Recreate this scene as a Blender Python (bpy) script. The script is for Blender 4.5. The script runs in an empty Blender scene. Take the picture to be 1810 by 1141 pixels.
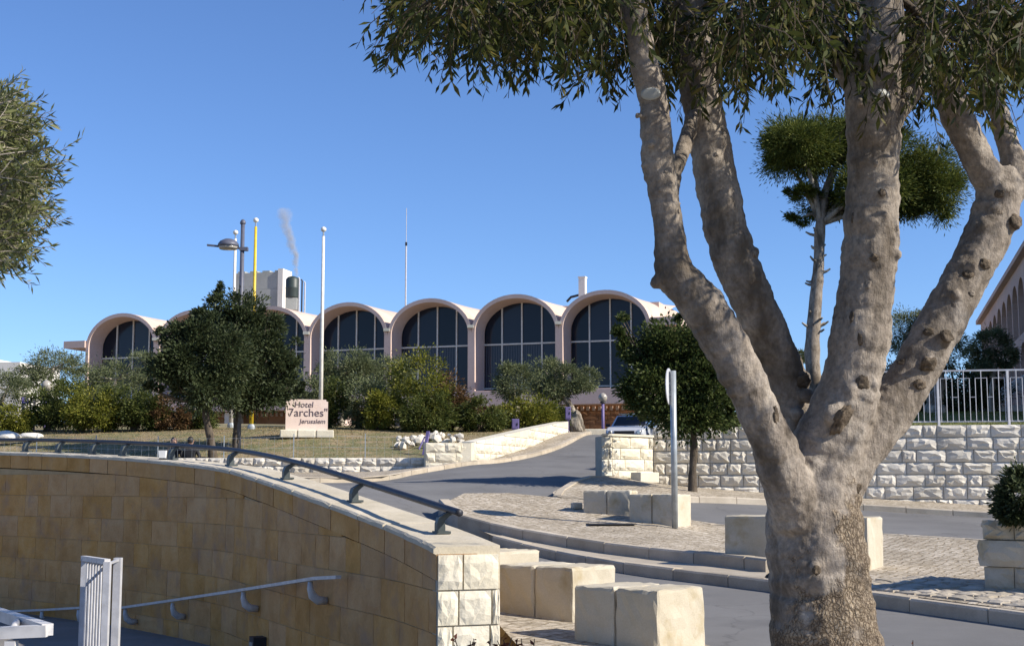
import bpy, bmesh, math, random
import numpy as np
from mathutils import Vector, Matrix, geometry
R = math.radians
sc = bpy.context.scene
COL = sc.collection
# ------------------------------------------------------------------ camera, sky, sun, exposure
F = 2400.0; CX, CY, HOR = 905.0, 570.5, 855.0          # focal length and horizon in photo pixels (1810 wide)
PITCH = math.atan((HOR - CY) / F)
cam = bpy.data.cameras.new('camera'); camo = bpy.data.objects.new('camera', cam); COL.objects.link(camo)
cam.sensor_fit = 'HORIZONTAL'; cam.sensor_width = 36.0; cam.lens = 36.0 * F / 1810.0
cam.clip_start = 0.1; cam.clip_end = 8000
camo.location = (0, 0, 0); camo.rotation_euler = (math.pi / 2 + PITCH, 0, 0)
sc.camera = camo
SUN_EL = R(34); SUN_H = Vector((0.935, -0.36, 0)).normalized()
SUN_DIR = Vector((SUN_H.x * math.cos(SUN_EL), SUN_H.y * math.cos(SUN_EL), math.sin(SUN_EL)))
w = bpy.data.worlds.new('World'); sc.world = w; w.use_nodes = True
nt = w.node_tree
sky = nt.nodes.new('ShaderNodeTexSky'); sky.sky_type = 'NISHITA'; sky.sun_disc = False
sky.sun_elevation = SUN_EL; sky.sun_rotation = math.atan2(SUN_H.x, SUN_H.y)
sky.altitude = 800; sky.air_density = 1.0; sky.dust_density = 0.1; sky.ozone_density = 5.0
bg = nt.nodes['Background']; bg.inputs['Strength'].default_value = 0.105
tint = nt.nodes.new('ShaderNodeMix'); tint.data_type = 'RGBA'; tint.blend_type = 'MULTIPLY'; tint.inputs[0].default_value = 1.0; tint.inputs[7].default_value = (0.82, 0.925, 1.12, 1)
nt.links.new(sky.outputs['Color'], tint.inputs[6]); nt.links.new(tint.outputs[2], bg.inputs['Color'])
sl = bpy.data.lights.new('sun', 'SUN'); sl.energy = 5.0; sl.angle = R(0.53); sl.color = (1.0, 0.93, 0.82)
so = bpy.data.objects.new('sun', sl); COL.objects.link(so)
so.rotation_euler = (-SUN_DIR).to_track_quat('-Z', 'Y').to_euler()
sc.view_settings.view_transform = 'Standard'; sc.view_settings.look = 'None'
sc.view_settings.exposure = 0.52; sc.view_settings.gamma = 1.0

def P(px, py, d):
    u = (px - CX) / F; v = (CY - py) / F
    Y = math.cos(PITCH) - v * math.sin(PITCH); Z = math.sin(PITCH) + v * math.cos(PITCH)
    return Vector((u / Y * d, d, Z / Y * d))
def XY(px, d):
    p = P(px, HOR, d); return (p.x, p.y)
def proj(p):
    c, s = math.cos(PITCH), math.sin(PITCH)
    f = p[1] * c + p[2] * s; up = -p[1] * s + p[2] * c
    return CX + F * p[0] / f, CY - F * up / f

# ------------------------------------------------------------------ material helpers
def mat(name):
    m = bpy.data.materials.new(name); m.use_nodes = True
    n = m.node_tree.nodes; b = n['Principled BSDF']
    return m, m.node_tree, b
def N(t, kind, **kw):
    n = t.nodes.new('ShaderNode' + kind)
    for k, v in kw.items(): setattr(n, k, v)
    return n
def noise(t, scale, detail=4, rough=0.55, vec=None):
    n = N(t, 'TexNoise'); n.inputs['Scale'].default_value = scale; n.inputs['Detail'].default_value = detail
    n.inputs['Roughness'].default_value = rough
    if vec is not None: t.links.new(vec, n.inputs['Vector'])
    return n
def ramp(t, fac, stops):
    r = N(t, 'ValToRGB'); e = r.color_ramp.elements
    while len(e) < len(stops): e.new(0.5)
    for i, (p, c) in enumerate(stops):
        e[i].position = p; e[i].color = (c[0], c[1], c[2], 1)
    t.links.new(fac, r.inputs['Fac']); return r
def mix(t, fac, a, b, mode='MIX'):
    m = N(t, 'Mix', data_type='RGBA', blend_type=mode)
    for sock, val in ((m.inputs[0], fac), (m.inputs[6], a), (m.inputs[7], b)):
        if hasattr(val, 'is_linked') or hasattr(val, 'links'): t.links.new(val, sock)
        elif isinstance(val, (int, float)): sock.default_value = val
        else: sock.default_value = (val[0], val[1], val[2], 1)
    return m.outputs[2]
def bump(t, b, h, strength=0.3, dist=0.02, prev=None):
    n = N(t, 'Bump'); n.inputs['Strength'].default_value = strength; n.inputs['Distance'].default_value = dist
    t.links.new(h, n.inputs['Height'])
    if prev is not None: t.links.new(prev, n.inputs['Normal'])
    t.links.new(n.outputs[0], b.inputs['Normal']); return n.outputs[0]
def coords(t, kind='Object'):
    return N(t, 'TexCoord').outputs[kind]
def world_pos(t):
    return N(t, 'NewGeometry').outputs['Position']

def m_rough(name, c1, c2, c3=None, scale=3.0, rough=0.9, bstr=0.4, bdist=0.01, bscale=40, rnd=0.0, blotch=None):
    """stone-like surface: two noise octaves of colour, fine relief, optional per-object shift and stains"""
    m, t, b = mat(name); pos = world_pos(t)
    n1 = noise(t, scale, 6, 0.6, pos)
    stops = [(0.3, c1), (0.7, c2)] if c3 is None else [(0.25, c1), (0.5, c2), (0.78, c3)]
    col = ramp(t, n1.outputs[0], stops).outputs[0]
    n2 = noise(t, bscale, 5, 0.65, pos)
    col = mix(t, 0.25, col, ramp(t, n2.outputs[0], [(0.3, (0.45, 0.45, 0.45)), (0.7, (1, 1, 1))]).outputs[0], 'MULTIPLY')
    if blotch:
        n3 = noise(t, blotch[1], 5, 0.6, pos)
        f = ramp(t, n3.outputs[0], [(blotch[2], (0, 0, 0)), (blotch[2] + 0.16, (1, 1, 1))])
        col = mix(t, f.outputs[0], col, blotch[0])
    if rnd:
        oi = N(t, 'ObjectInfo')
        hs = N(t, 'HueSaturation'); t.links.new(col, hs.inputs['Color'])
        mr = N(t, 'MapRange'); t.links.new(oi.outputs['Random'], mr.inputs[0])
        mr.inputs[3].default_value = 1 - rnd; mr.inputs[4].default_value = 1 + rnd
        t.links.new(mr.outputs[0], hs.inputs['Value'])
        mm = N(t, 'Math', operation='MULTIPLY'); t.links.new(oi.outputs['Random'], mm.inputs[0]); mm.inputs[1].default_value = 7.13
        fr = N(t, 'Math', operation='FRACT'); t.links.new(mm.outputs[0], fr.inputs[0])
        mr2 = N(t, 'MapRange'); t.links.new(fr.outputs[0], mr2.inputs[0]); mr2.inputs[3].default_value = 0.93; mr2.inputs[4].default_value = 1.07
        t.links.new(mr2.outputs[0], hs.inputs['Saturation'])
        col = hs.outputs[0]
    t.links.new(col, b.inputs['Base Color']); b.inputs['Roughness'].default_value = rough
    b.inputs['Specular IOR Level'].default_value = 0.25
    p1 = bump(t, b, n2.outputs[0], bstr, bdist)
    bump(t, b, n1.outputs[0], bstr, bdist * 3, p1)
    return m
def m_paint(name, c, rough=0.45, metal=0.0, var=0.12):
    m, t, b = mat(name); pos = world_pos(t)
    n1 = noise(t, 9, 5, 0.6, pos)
    d = tuple(x * (1 - var * 2) for x in c)
    t.links.new(ramp(t, n1.outputs[0], [(0.3, d), (0.6, c)]).outputs[0], b.inputs['Base Color'])
    b.inputs['Roughness'].default_value = rough; b.inputs['Metallic'].default_value = metal
    bump(t, b, noise(t, 60, 3, 0.5, pos).outputs[0], 0.08, 0.003)
    return m
def m_leaf(name, cols, trans=0.35, rough=0.5):
    m, t, b = mat(name)
    rnd = N(t, 'NewGeometry').outputs['Random Per Island']
    stops = [(i / (len(cols) - 1), c) for i, c in enumerate(cols)]
    base = ramp(t, rnd, stops).outputs[0]
    n1 = noise(t, 1.6, 3, 0.5, world_pos(t))
    base = mix(t, 0.55, base, ramp(t, n1.outputs[0], [(0.3, (0.55, 0.6, 0.5)), (0.7, (1.25, 1.2, 1.0))]).outputs[0], 'MULTIPLY')
    t.links.new(base, b.inputs['Base Color']); b.inputs['Roughness'].default_value = rough
    b.inputs['Specular IOR Level'].default_value = 0.18
    tr = N(t, 'BsdfTranslucent'); t.links.new(base, tr.inputs['Color'])
    ms = N(t, 'MixShader'); ms.inputs[0].default_value = trans
    t.links.new(b.outputs[0], ms.inputs[1]); t.links.new(tr.outputs[0], ms.inputs[2])
    t.links.new(ms.outputs[0], t.nodes['Material Output'].inputs['Surface'])
    return m

M = {}
M['asphalt'] = m_rough('asphalt', (0.15, 0.146, 0.142), (0.205, 0.2, 0.194), scale=0.7, bstr=0.6, bdist=0.005, bscale=120, blotch=((0.115, 0.112, 0.11), 0.45, 0.56))
t = M['asphalt'].node_tree; b = t.nodes['Principled BSDF']; src = b.inputs['Base Color'].links[0].from_socket; pos = world_pos(t); nq = noise(t, 1.2, 4, .6, pos); sv_ = N(t, 'VectorMath', operation='SCALE'); sv_.inputs['Scale'].default_value = .9; t.links.new(nq.outputs['Color'], sv_.inputs[0]); av_ = N(t, 'VectorMath', operation='ADD'); t.links.new(pos, av_.inputs[0]); t.links.new(sv_.outputs[0], av_.inputs[1]); vq = N(t, 'TexVoronoi', feature='DISTANCE_TO_EDGE'); vq.inputs['Scale'].default_value = .38; t.links.new(av_.outputs[0], vq.inputs['Vector'])
t.links.new(mix(t, ramp(t, vq.outputs[0], [(0.0, (.45, .45, .45)), (0.008, (0, 0, 0))]).outputs[0], src, (0.075, 0.072, 0.07)), b.inputs['Base Color'])
M['soil'] = m_rough('soil', (0.22, 0.17, 0.11), (0.34, 0.27, 0.18), scale=2, bscale=30, bdist=0.02)
M['paving'] = m_rough('paving', (0.36, 0.32, 0.25), (0.50, 0.45, 0.37), scale=1.5, bscale=26, bstr=0.7, bdist=0.015, blotch=((0.24, 0.21, 0.15), 1.1, 0.6))
m, t, b = mat('cobble_paving'); M['paving'] = m; pos = world_pos(t)
n1 = noise(t, 1.3, 6, 0.6, pos); n2 = noise(t, 30, 4, 0.6, pos); nw = noise(t, 5, 2, 0.5, pos)
dv0 = N(t, 'VectorMath', operation='SCALE'); dv0.inputs['Scale'].default_value = 0.16; t.links.new(nw.outputs['Color'], dv0.inputs[0])
ad0 = N(t, 'VectorMath', operation='ADD'); t.links.new(pos, ad0.inputs[0]); t.links.new(dv0.outputs[0], ad0.inputs[1])
mp0 = N(t, 'Mapping'); mp0.inputs['Rotation'].default_value = (0, 0, -1.0); t.links.new(ad0.outputs[0], mp0.inputs['Vector'])
br0 = N(t, 'TexBrick'); t.links.new(mp0.outputs[0], br0.inputs['Vector']); br0.inputs['Scale'].default_value = 1.0; br0.inputs['Brick Width'].default_value = 0.17; br0.inputs['Row Height'].default_value = 0.11; br0.inputs['Mortar Size'].default_value = 0.012; br0.inputs['Mortar Smooth'].default_value = 0.4
br0.inputs['Color1'].default_value = (1, 1, 1, 1); br0.inputs['Color2'].default_value = (0.78, 0.76, 0.72, 1); br0.inputs['Mortar'].default_value = (0.62, 0.58, 0.51, 1)
c = ramp(t, n1.outputs[0], [(0.3, (0.46, 0.40, 0.315)), (0.55, (0.60, 0.53, 0.43)), (0.72, (0.70, 0.63, 0.53))]).outputs[0]
c = mix(t, 1.0, c, br0.outputs['Color'], 'MULTIPLY'); c = mix(t, 0.8, c, ramp(t, noise(t, 11, 5, 0.7, pos).outputs[0], [(0.35, (0.55, 0.53, 0.5)), (0.6, (1.05, 1.05, 1.05))]).outputs[0], 'MULTIPLY'); c = mix(t, 0.7, c, ramp(t, n2.outputs[0], [(0.3, (0.55, 0.53, 0.5)), (0.7, (1.15, 1.15, 1.15))]).outputs[0], 'MULTIPLY')
t.links.new(c, b.inputs['Base Color']); b.inputs['Roughness'].default_value = 0.95; b.inputs['Specular IOR Level'].default_value = 0.2
inv0 = N(t, 'Math', operation='SUBTRACT'); inv0.inputs[0].default_value = 1.0; t.links.new(br0.outputs['Fac'], inv0.inputs[1]); q0 = bump(t, b, inv0.outputs[0], 0.8, 0.014); bump(t, b, n2.outputs[0], 0.8, 0.012, q0)
M['sett'] = m_rough('sett', (0.36, 0.31, 0.24), (0.52, 0.46, 0.37), scale=6, bscale=45, bdist=0.006, rnd=0.2)
M['kerb'] = m_rough('kerb', (0.40, 0.34, 0.26), (0.53, 0.46, 0.36), scale=3, bscale=60, bdist=0.006, rnd=0.12, blotch=((0.25, 0.22, 0.17), 2.0, 0.62))
M['sandstone'] = m_rough('sandstone', (0.42, 0.215, 0.07), (0.55, 0.305, 0.115), (0.60, 0.37, 0.17), scale=3.4, bscale=35, bstr=0.6, bdist=0.008, rnd=0.08, blotch=((0.38, 0.23, 0.125), 2.3, 0.54))
M['sand_mortar'] = m_rough('sand_mortar', (0.42, 0.285, 0.14), (0.52, 0.37, 0.20), scale=4, bscale=60)
M['coping'] = m_rough('coping', (0.50, 0.44, 0.33), (0.64, 0.57, 0.45), scale=3, bscale=50, bstr=0.6, bdist=0.006, rnd=0.06, blotch=((0.36, 0.30, 0.21), 2.5, 0.63))
M['block'] = m_rough('block', (0.47, 0.41, 0.30), (0.60, 0.54, 0.43), scale=2.5, bscale=90, bstr=0.6, bdist=0.005, rnd=0.05, blotch=((0.36, 0.285, 0.16), 2.1, 0.56))
M['limestone'] = m_rough('limestone', (0.52, 0.47, 0.39), (0.68, 0.63, 0.54), (0.60, 0.52, 0.38), scale=1.2, bscale=22, bstr=0.5, bdist=0.012, rnd=0.14, blotch=((0.45, 0.39, 0.28), 3.0, 0.64))
M['cream_stone'] = m_rough('cream_stone', (0.62, 0.56, 0.43), (0.75, 0.70, 0.58), scale=1.5, bscale=24, bstr=0.5, bdist=0.01, rnd=0.1, blotch=((0.45, 0.37, 0.24), 2.4, 0.64))
M['mortar'] = m_rough('mortar', (0.36, 0.33, 0.27), (0.46, 0.42, 0.35), scale=5, bscale=50)
M['pink'] = m_rough('pink', (0.66, 0.49, 0.41), (0.75, 0.58, 0.50), scale=0.5, bscale=12, bstr=0.2, bdist=0.006, blotch=((0.52, 0.40, 0.34), 0.6, 0.62))
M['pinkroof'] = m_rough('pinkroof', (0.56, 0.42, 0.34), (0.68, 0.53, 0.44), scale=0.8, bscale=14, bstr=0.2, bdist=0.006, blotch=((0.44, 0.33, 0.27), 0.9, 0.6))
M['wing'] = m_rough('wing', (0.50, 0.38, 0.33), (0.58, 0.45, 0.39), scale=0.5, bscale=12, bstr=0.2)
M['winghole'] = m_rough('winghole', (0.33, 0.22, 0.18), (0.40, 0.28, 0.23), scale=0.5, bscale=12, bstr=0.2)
M['whitewall'] = m_rough('whitewall', (0.72, 0.68, 0.60), (0.80, 0.76, 0.69), scale=0.8, bscale=16, bstr=0.2)
M['concrete'] = m_rough('concrete', (0.36, 0.37, 0.33), (0.46, 0.46, 0.42), scale=0.7, bscale=10, bstr=0.3, blotch=((0.30, 0.30, 0.28), 0.5, 0.6))
M['court'] = m_rough('court', (0.19, 0.18, 0.165), (0.27, 0.255, 0.235), scale=1.5, bscale=40)
M['brown_stone'] = m_rough('brown_stone', (0.36, 0.17, 0.08), (0.46, 0.25, 0.13), scale=1.6, bscale=9, bstr=0.3)
M['rail_dark'] = m_paint('rail_dark', (0.032, 0.034, 0.048), 0.55, 0.0, 0.2)
M['post_green'] = m_paint('post_green', (0.05, 0.062, 0.06), 0.5)
M['rail_white'] = m_paint('rail_white', (0.60, 0.58, 0.56), 0.5)
M['rail_grey'] = m_paint('rail_grey', (0.52, 0.52, 0.54), 0.45)
M['galv'] = m_paint('galv', (0.40, 0.43, 0.44), 0.42, 0.35)
M['purple'] = m_paint('purple', (0.17, 0.135, 0.31), 0.6)
M['yellow'] = m_paint('yellow', (0.72, 0.50, 0.03), 0.5)
M['cream_paint'] = m_paint('cream_paint', (0.78, 0.74, 0.66), 0.5)
M['lamp_dark'] = m_paint('lamp_dark', (0.10, 0.105, 0.14), 0.5)
M['dark'] = m_paint('dark', (0.02, 0.02, 0.024), 0.6)
M['tank'] = m_paint('tank', (0.035, 0.05, 0.045), 0.5)
M['car_paint'] = m_paint('car_paint', (0.55, 0.57, 0.60), 0.3, 0.1, 0.03)
M['chrome'] = m_paint('chrome', (0.7, 0.7, 0.7), 0.2, 0.9, 0.02)
M['letters'] = m_paint('letters', (0.10, 0.07, 0.09), 0.7)
M['sign_pink'] = m_rough('sign_pink', (0.74, 0.58, 0.50), (0.82, 0.67, 0.59), scale=2, bscale=30, bstr=0.2)
M['skin'] = m_paint('skin', (0.45, 0.27, 0.19), 0.6)
M['hair'] = m_paint('hair', (0.012, 0.010, 0.009), 0.6)
M['black_cloth'] = m_paint('black_cloth', (0.018, 0.018, 0.022), 0.9)
M['white_paper'] = m_paint('white_paper', (0.72, 0.72, 0.70), 0.7, 0, 0.04)
m, t, b = mat('glass_dark'); M['glass'] = m
oi = N(t, 'ObjectInfo')
t.links.new(ramp(t, oi.outputs['Random'], [(0.0, (0.010, 0.013, 0.022)), (0.6, (0.018, 0.024, 0.04)), (1.0, (0.035, 0.043, 0.062))]).outputs[0], b.inputs['Base Color'])
b.inputs['Roughness'].default_value = 0.12; b.inputs['IOR'].default_value = 1.35
m, t, b = mat('curtain_glass'); M['curtain'] = m
tc = N(t, 'TexCoord'); wv = N(t, 'TexWave', wave_type='BANDS', bands_direction='X'); wv.inputs['Scale'].default_value = 2.2; wv.inputs['Distortion'].default_value = 1.5
t.links.new(tc.outputs['Object'], wv.inputs['Vector'])
t.links.new(ramp(t, wv.outputs[0], [(0.2, (0.025, 0.03, 0.045)), (0.85, (0.06, 0.066, 0.085))]).outputs[0], b.inputs['Base Color'])
b.inputs['Roughness'].default_value = 0.12; b.inputs['IOR'].default_value = 1.35
m, t, b = mat('globe'); M['globe'] = m
b.inputs['Base Color'].default_value = (0.36, 0.33, 0.28, 1); b.inputs['Roughness'].default_value = 0.15
# lawn: dry grass with green and bare patches
m, t, b = mat('lawn'); M['lawn'] = m; pos = world_pos(t)
n1 = noise(t, 0.55, 5, 0.6, pos); n2 = noise(t, 14, 5, 0.7, pos)
c = ramp(t, n1.outputs[0], [(0.28, (0.26, 0.18, 0.10)), (0.45, (0.34, 0.26, 0.15)), (0.55, (0.16, 0.17, 0.07)), (0.62, (0.30, 0.23, 0.13)), (0.75, (0.42, 0.34, 0.22))]).outputs[0]
c = mix(t, 0.7, c, ramp(t, n2.outputs[0], [(0.3, (0.4, 0.4, 0.36)), (0.7, (1.2, 1.2, 1.15))]).outputs[0], 'MULTIPLY')
t.links.new(c, b.inputs['Base Color']); b.inputs['Roughness'].default_value = 1.0; bump(t, b, n2.outputs[0], 0.9, 0.05)
m, t, b = mat('green_lawn'); M['green_lawn'] = m; pos = world_pos(t)
n1 = noise(t, 0.9, 5, 0.6, pos); n2 = noise(t, 16, 5, 0.7, pos)
c = ramp(t, n1.outputs[0], [(0.3, (0.11, 0.14, 0.03)), (0.55, (0.17, 0.18, 0.05)), (0.75, (0.30, 0.24, 0.09))]).outputs[0]
c = mix(t, 0.7, c, ramp(t, n2.outputs[0], [(0.3, (0.4, 0.4, 0.36)), (0.7, (1.2, 1.2, 1.15))]).outputs[0], 'MULTIPLY')
t.links.new(c, b.inputs['Base Color']); b.inputs['Roughness'].default_value = 1.0; bump(t, b, n2.outputs[0], 0.9, 0.05)
# bark
def m_bark(name, stops, scaly):
    m, t, b = mat(name); pos = world_pos(t)
    mp = N(t, 'Mapping'); t.links.new(pos, mp.inputs['Vector']); mp.inputs['Scale'].default_value = (1, 1, 0.45)
    n1 = noise(t, 7, 6, 0.65, mp.outputs[0]); n2 = noise(t, 42, 6, 0.7, pos)
    col = ramp(t, n1.outputs[0], stops).outputs[0]
    col = mix(t, 0.55, col, ramp(t, n2.outputs[0], [(0.32, (0.28, 0.26, 0.23)), (0.62, (1.15, 1.12, 1.08))]).outputs[0], 'MULTIPLY')
    # dark knots
    vo = N(t, 'TexVoronoi', feature='F1'); vo.inputs['Scale'].default_value = 3.4
    wn = noise(t, 9, 3, 0.6, pos); wx = N(t, 'VectorMath', operation='SCALE'); wx.inputs['Scale'].default_value = 0.16; t.links.new(wn.outputs['Color'], wx.inputs[0])
    wa_ = N(t, 'VectorMath', operation='ADD'); t.links.new(pos, wa_.inputs[0]); t.links.new(wx.outputs[0], wa_.inputs[1]); t.links.new(wa_.outputs[0], vo.inputs['Vector'])
    kn = ramp(t, vo.outputs['Distance'], [(0.05, (0.85, 0.85, 0.85)), (0.16, (0, 0, 0))])
    col = mix(t, kn.outputs[0], col, (0.07, 0.055, 0.04))
    nst = noise(t, 3.2, 5, 0.65, mp.outputs[0]); col = mix(t, ramp(t, nst.outputs[0], [(0.50, (0, 0, 0)), (0.64, (0.85, 0.85, 0.85))]).outputs[0], col, (0.085, 0.066, 0.046))  # dark moss streaks, spread wider to paint in the trunk's shade
    h = n2.outputs[0]
    if scaly:  # flaking plates low and on the right, coloured pale like the sunlit side
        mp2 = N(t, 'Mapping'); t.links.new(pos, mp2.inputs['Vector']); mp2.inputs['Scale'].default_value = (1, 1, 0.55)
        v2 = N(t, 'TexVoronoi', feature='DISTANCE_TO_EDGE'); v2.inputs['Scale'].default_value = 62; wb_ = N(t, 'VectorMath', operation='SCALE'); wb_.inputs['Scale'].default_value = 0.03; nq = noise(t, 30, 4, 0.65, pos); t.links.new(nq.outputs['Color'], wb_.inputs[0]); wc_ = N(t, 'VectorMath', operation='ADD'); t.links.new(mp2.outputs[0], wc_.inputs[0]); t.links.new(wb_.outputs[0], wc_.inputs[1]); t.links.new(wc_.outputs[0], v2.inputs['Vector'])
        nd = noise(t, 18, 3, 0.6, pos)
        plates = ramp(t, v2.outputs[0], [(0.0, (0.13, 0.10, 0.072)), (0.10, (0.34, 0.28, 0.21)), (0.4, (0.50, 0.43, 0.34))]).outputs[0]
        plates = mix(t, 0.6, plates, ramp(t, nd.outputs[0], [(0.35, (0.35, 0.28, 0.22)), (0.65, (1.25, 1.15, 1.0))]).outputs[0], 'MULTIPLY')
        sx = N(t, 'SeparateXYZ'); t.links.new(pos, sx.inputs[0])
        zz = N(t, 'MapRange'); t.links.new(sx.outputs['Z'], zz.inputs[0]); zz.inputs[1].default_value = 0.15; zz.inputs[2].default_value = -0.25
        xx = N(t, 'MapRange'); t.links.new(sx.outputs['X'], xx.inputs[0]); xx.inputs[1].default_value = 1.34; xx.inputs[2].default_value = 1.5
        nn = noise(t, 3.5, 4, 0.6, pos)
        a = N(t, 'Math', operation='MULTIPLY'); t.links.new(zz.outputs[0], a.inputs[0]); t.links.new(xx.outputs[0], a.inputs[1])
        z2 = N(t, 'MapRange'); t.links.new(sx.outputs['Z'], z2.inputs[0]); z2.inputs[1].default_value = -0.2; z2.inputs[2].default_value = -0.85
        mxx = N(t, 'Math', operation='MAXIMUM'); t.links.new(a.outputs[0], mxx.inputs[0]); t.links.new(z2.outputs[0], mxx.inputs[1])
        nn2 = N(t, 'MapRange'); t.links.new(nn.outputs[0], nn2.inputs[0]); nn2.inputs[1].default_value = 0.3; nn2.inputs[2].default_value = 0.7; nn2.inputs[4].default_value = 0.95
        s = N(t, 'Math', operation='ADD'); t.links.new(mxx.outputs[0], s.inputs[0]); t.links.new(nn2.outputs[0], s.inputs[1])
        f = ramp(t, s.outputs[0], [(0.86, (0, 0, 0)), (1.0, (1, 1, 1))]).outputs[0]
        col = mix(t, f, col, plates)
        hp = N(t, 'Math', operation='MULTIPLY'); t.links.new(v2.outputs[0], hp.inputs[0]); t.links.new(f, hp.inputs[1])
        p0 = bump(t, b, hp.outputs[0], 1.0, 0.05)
    else: p0 = None
    t.links.new(col, b.inputs['Base Color']); b.inputs['Roughness'].default_value = 0.9; b.inputs['Specular IOR Level'].default_value = 0.2
    mpf = N(t, 'Mapping'); t.links.new(pos, mpf.inputs['Vector']); mpf.inputs['Scale'].default_value = (1, 1, 0.22); nf = noise(t, 70, 5, 0.7, mpf.outputs[0]); p1 = bump(t, b, n1.outputs[0], 0.5, 0.03, p0); p2 = bump(t, b, nf.outputs[0], 0.7, 0.012, p1); bump(t, b, h, 0.7, 0.012, p2)
    return m
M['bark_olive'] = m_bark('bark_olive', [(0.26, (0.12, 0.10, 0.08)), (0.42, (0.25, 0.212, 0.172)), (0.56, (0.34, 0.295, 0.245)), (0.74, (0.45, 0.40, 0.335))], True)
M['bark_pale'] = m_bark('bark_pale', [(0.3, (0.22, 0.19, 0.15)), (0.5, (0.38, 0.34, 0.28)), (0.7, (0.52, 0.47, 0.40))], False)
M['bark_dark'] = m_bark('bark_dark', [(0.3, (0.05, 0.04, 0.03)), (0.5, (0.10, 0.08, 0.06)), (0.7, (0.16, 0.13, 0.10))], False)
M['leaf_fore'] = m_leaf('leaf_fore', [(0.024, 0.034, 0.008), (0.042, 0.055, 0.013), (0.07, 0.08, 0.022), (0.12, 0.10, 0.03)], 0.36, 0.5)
M['leaf_olive'] = m_leaf('leaf_olive', [(0.08, 0.10, 0.03), (0.14, 0.16, 0.055), (0.21, 0.22, 0.10), (0.32, 0.31, 0.18)], 0.3, 0.5)
M['leaf_olive_far'] = m_leaf('leaf_olive_far', [(0.09, 0.115, 0.055), (0.15, 0.175, 0.09), (0.22, 0.235, 0.14)], 0.3, 0.6)
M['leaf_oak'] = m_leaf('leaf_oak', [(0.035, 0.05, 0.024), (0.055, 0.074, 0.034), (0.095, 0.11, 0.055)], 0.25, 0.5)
M['leaf_carob'] = m_leaf('leaf_carob', [(0.025, 0.042, 0.014), (0.055, 0.078, 0.024), (0.13, 0.15, 0.055)], 0.3, 0.4)
M['leaf_pine'] = m_leaf('leaf_pine', [(0.035, 0.055, 0.012), (0.08, 0.105, 0.022), (0.17, 0.18, 0.04)], 0.25, 0.6)
M['leaf_yellowgreen'] = m_leaf('leaf_yellowgreen', [(0.08, 0.10, 0.016), (0.17, 0.18, 0.03), (0.28, 0.26, 0.05)], 0.35)
M['leaf_green'] = m_leaf('leaf_green', [(0.04, 0.06, 0.016), (0.085, 0.105, 0.028), (0.15, 0.16, 0.05)], 0.3)
M['leaf_red'] = m_leaf('leaf_red', [(0.07, 0.055, 0.025), (0.14, 0.075, 0.04), (0.19, 0.12, 0.06)], 0.3)
M['leaf_dry'] = m_leaf('leaf_dry', [(0.07, 0.018, 0.012), (0.12, 0.03, 0.02), (0.16, 0.07, 0.03)], 0.3)

# ------------------------------------------------------------------ object helpers
def tag(o, label=None, cat=None, group=None, kind=None):
    if label: o['label'] = label
    if cat: o['category'] = cat
    if group: o['group'] = group
    if kind: o['kind'] = kind
    return o
def empty(name, loc=(0, 0, 0), rz=0.0):
    o = bpy.data.objects.new(name, None); COL.objects.link(o); o.location = loc; o.rotation_euler = (0, 0, rz)
    o.empty_display_size = 0.2
    return o
def thing(name, label, cat, loc=(0, 0, 0), rz=0.0, group=None):
    return tag(empty(name, loc, rz), label, cat, group)
def link(name, me, m=None, parent=None, local=False):
    """mesh in world coordinates (or in the parent's own frame when local)"""
    o = bpy.data.objects.new(name, me); COL.objects.link(o)
    if m is not None and not me.materials: me.materials.append(M[m] if isinstance(m, str) else m)
    if parent is not None:
        o.parent = parent
        if not local: o.matrix_parent_inverse = parent_matrix(parent).inverted()
    return o
def parent_matrix(p):
    mt = Matrix.LocRotScale(p.location, p.rotation_euler, p.scale)
    return mt if p.parent is None else parent_matrix(p.parent) @ p.matrix_parent_inverse @ mt
def pymesh(name, v, f, smooth=False):
    me = bpy.data.meshes.new(name); me.from_pydata([tuple(x) for x in v], [], f); me.update()
    if smooth: me.polygons.foreach_set('use_smooth', [True] * len(me.polygons))
    return me
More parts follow.
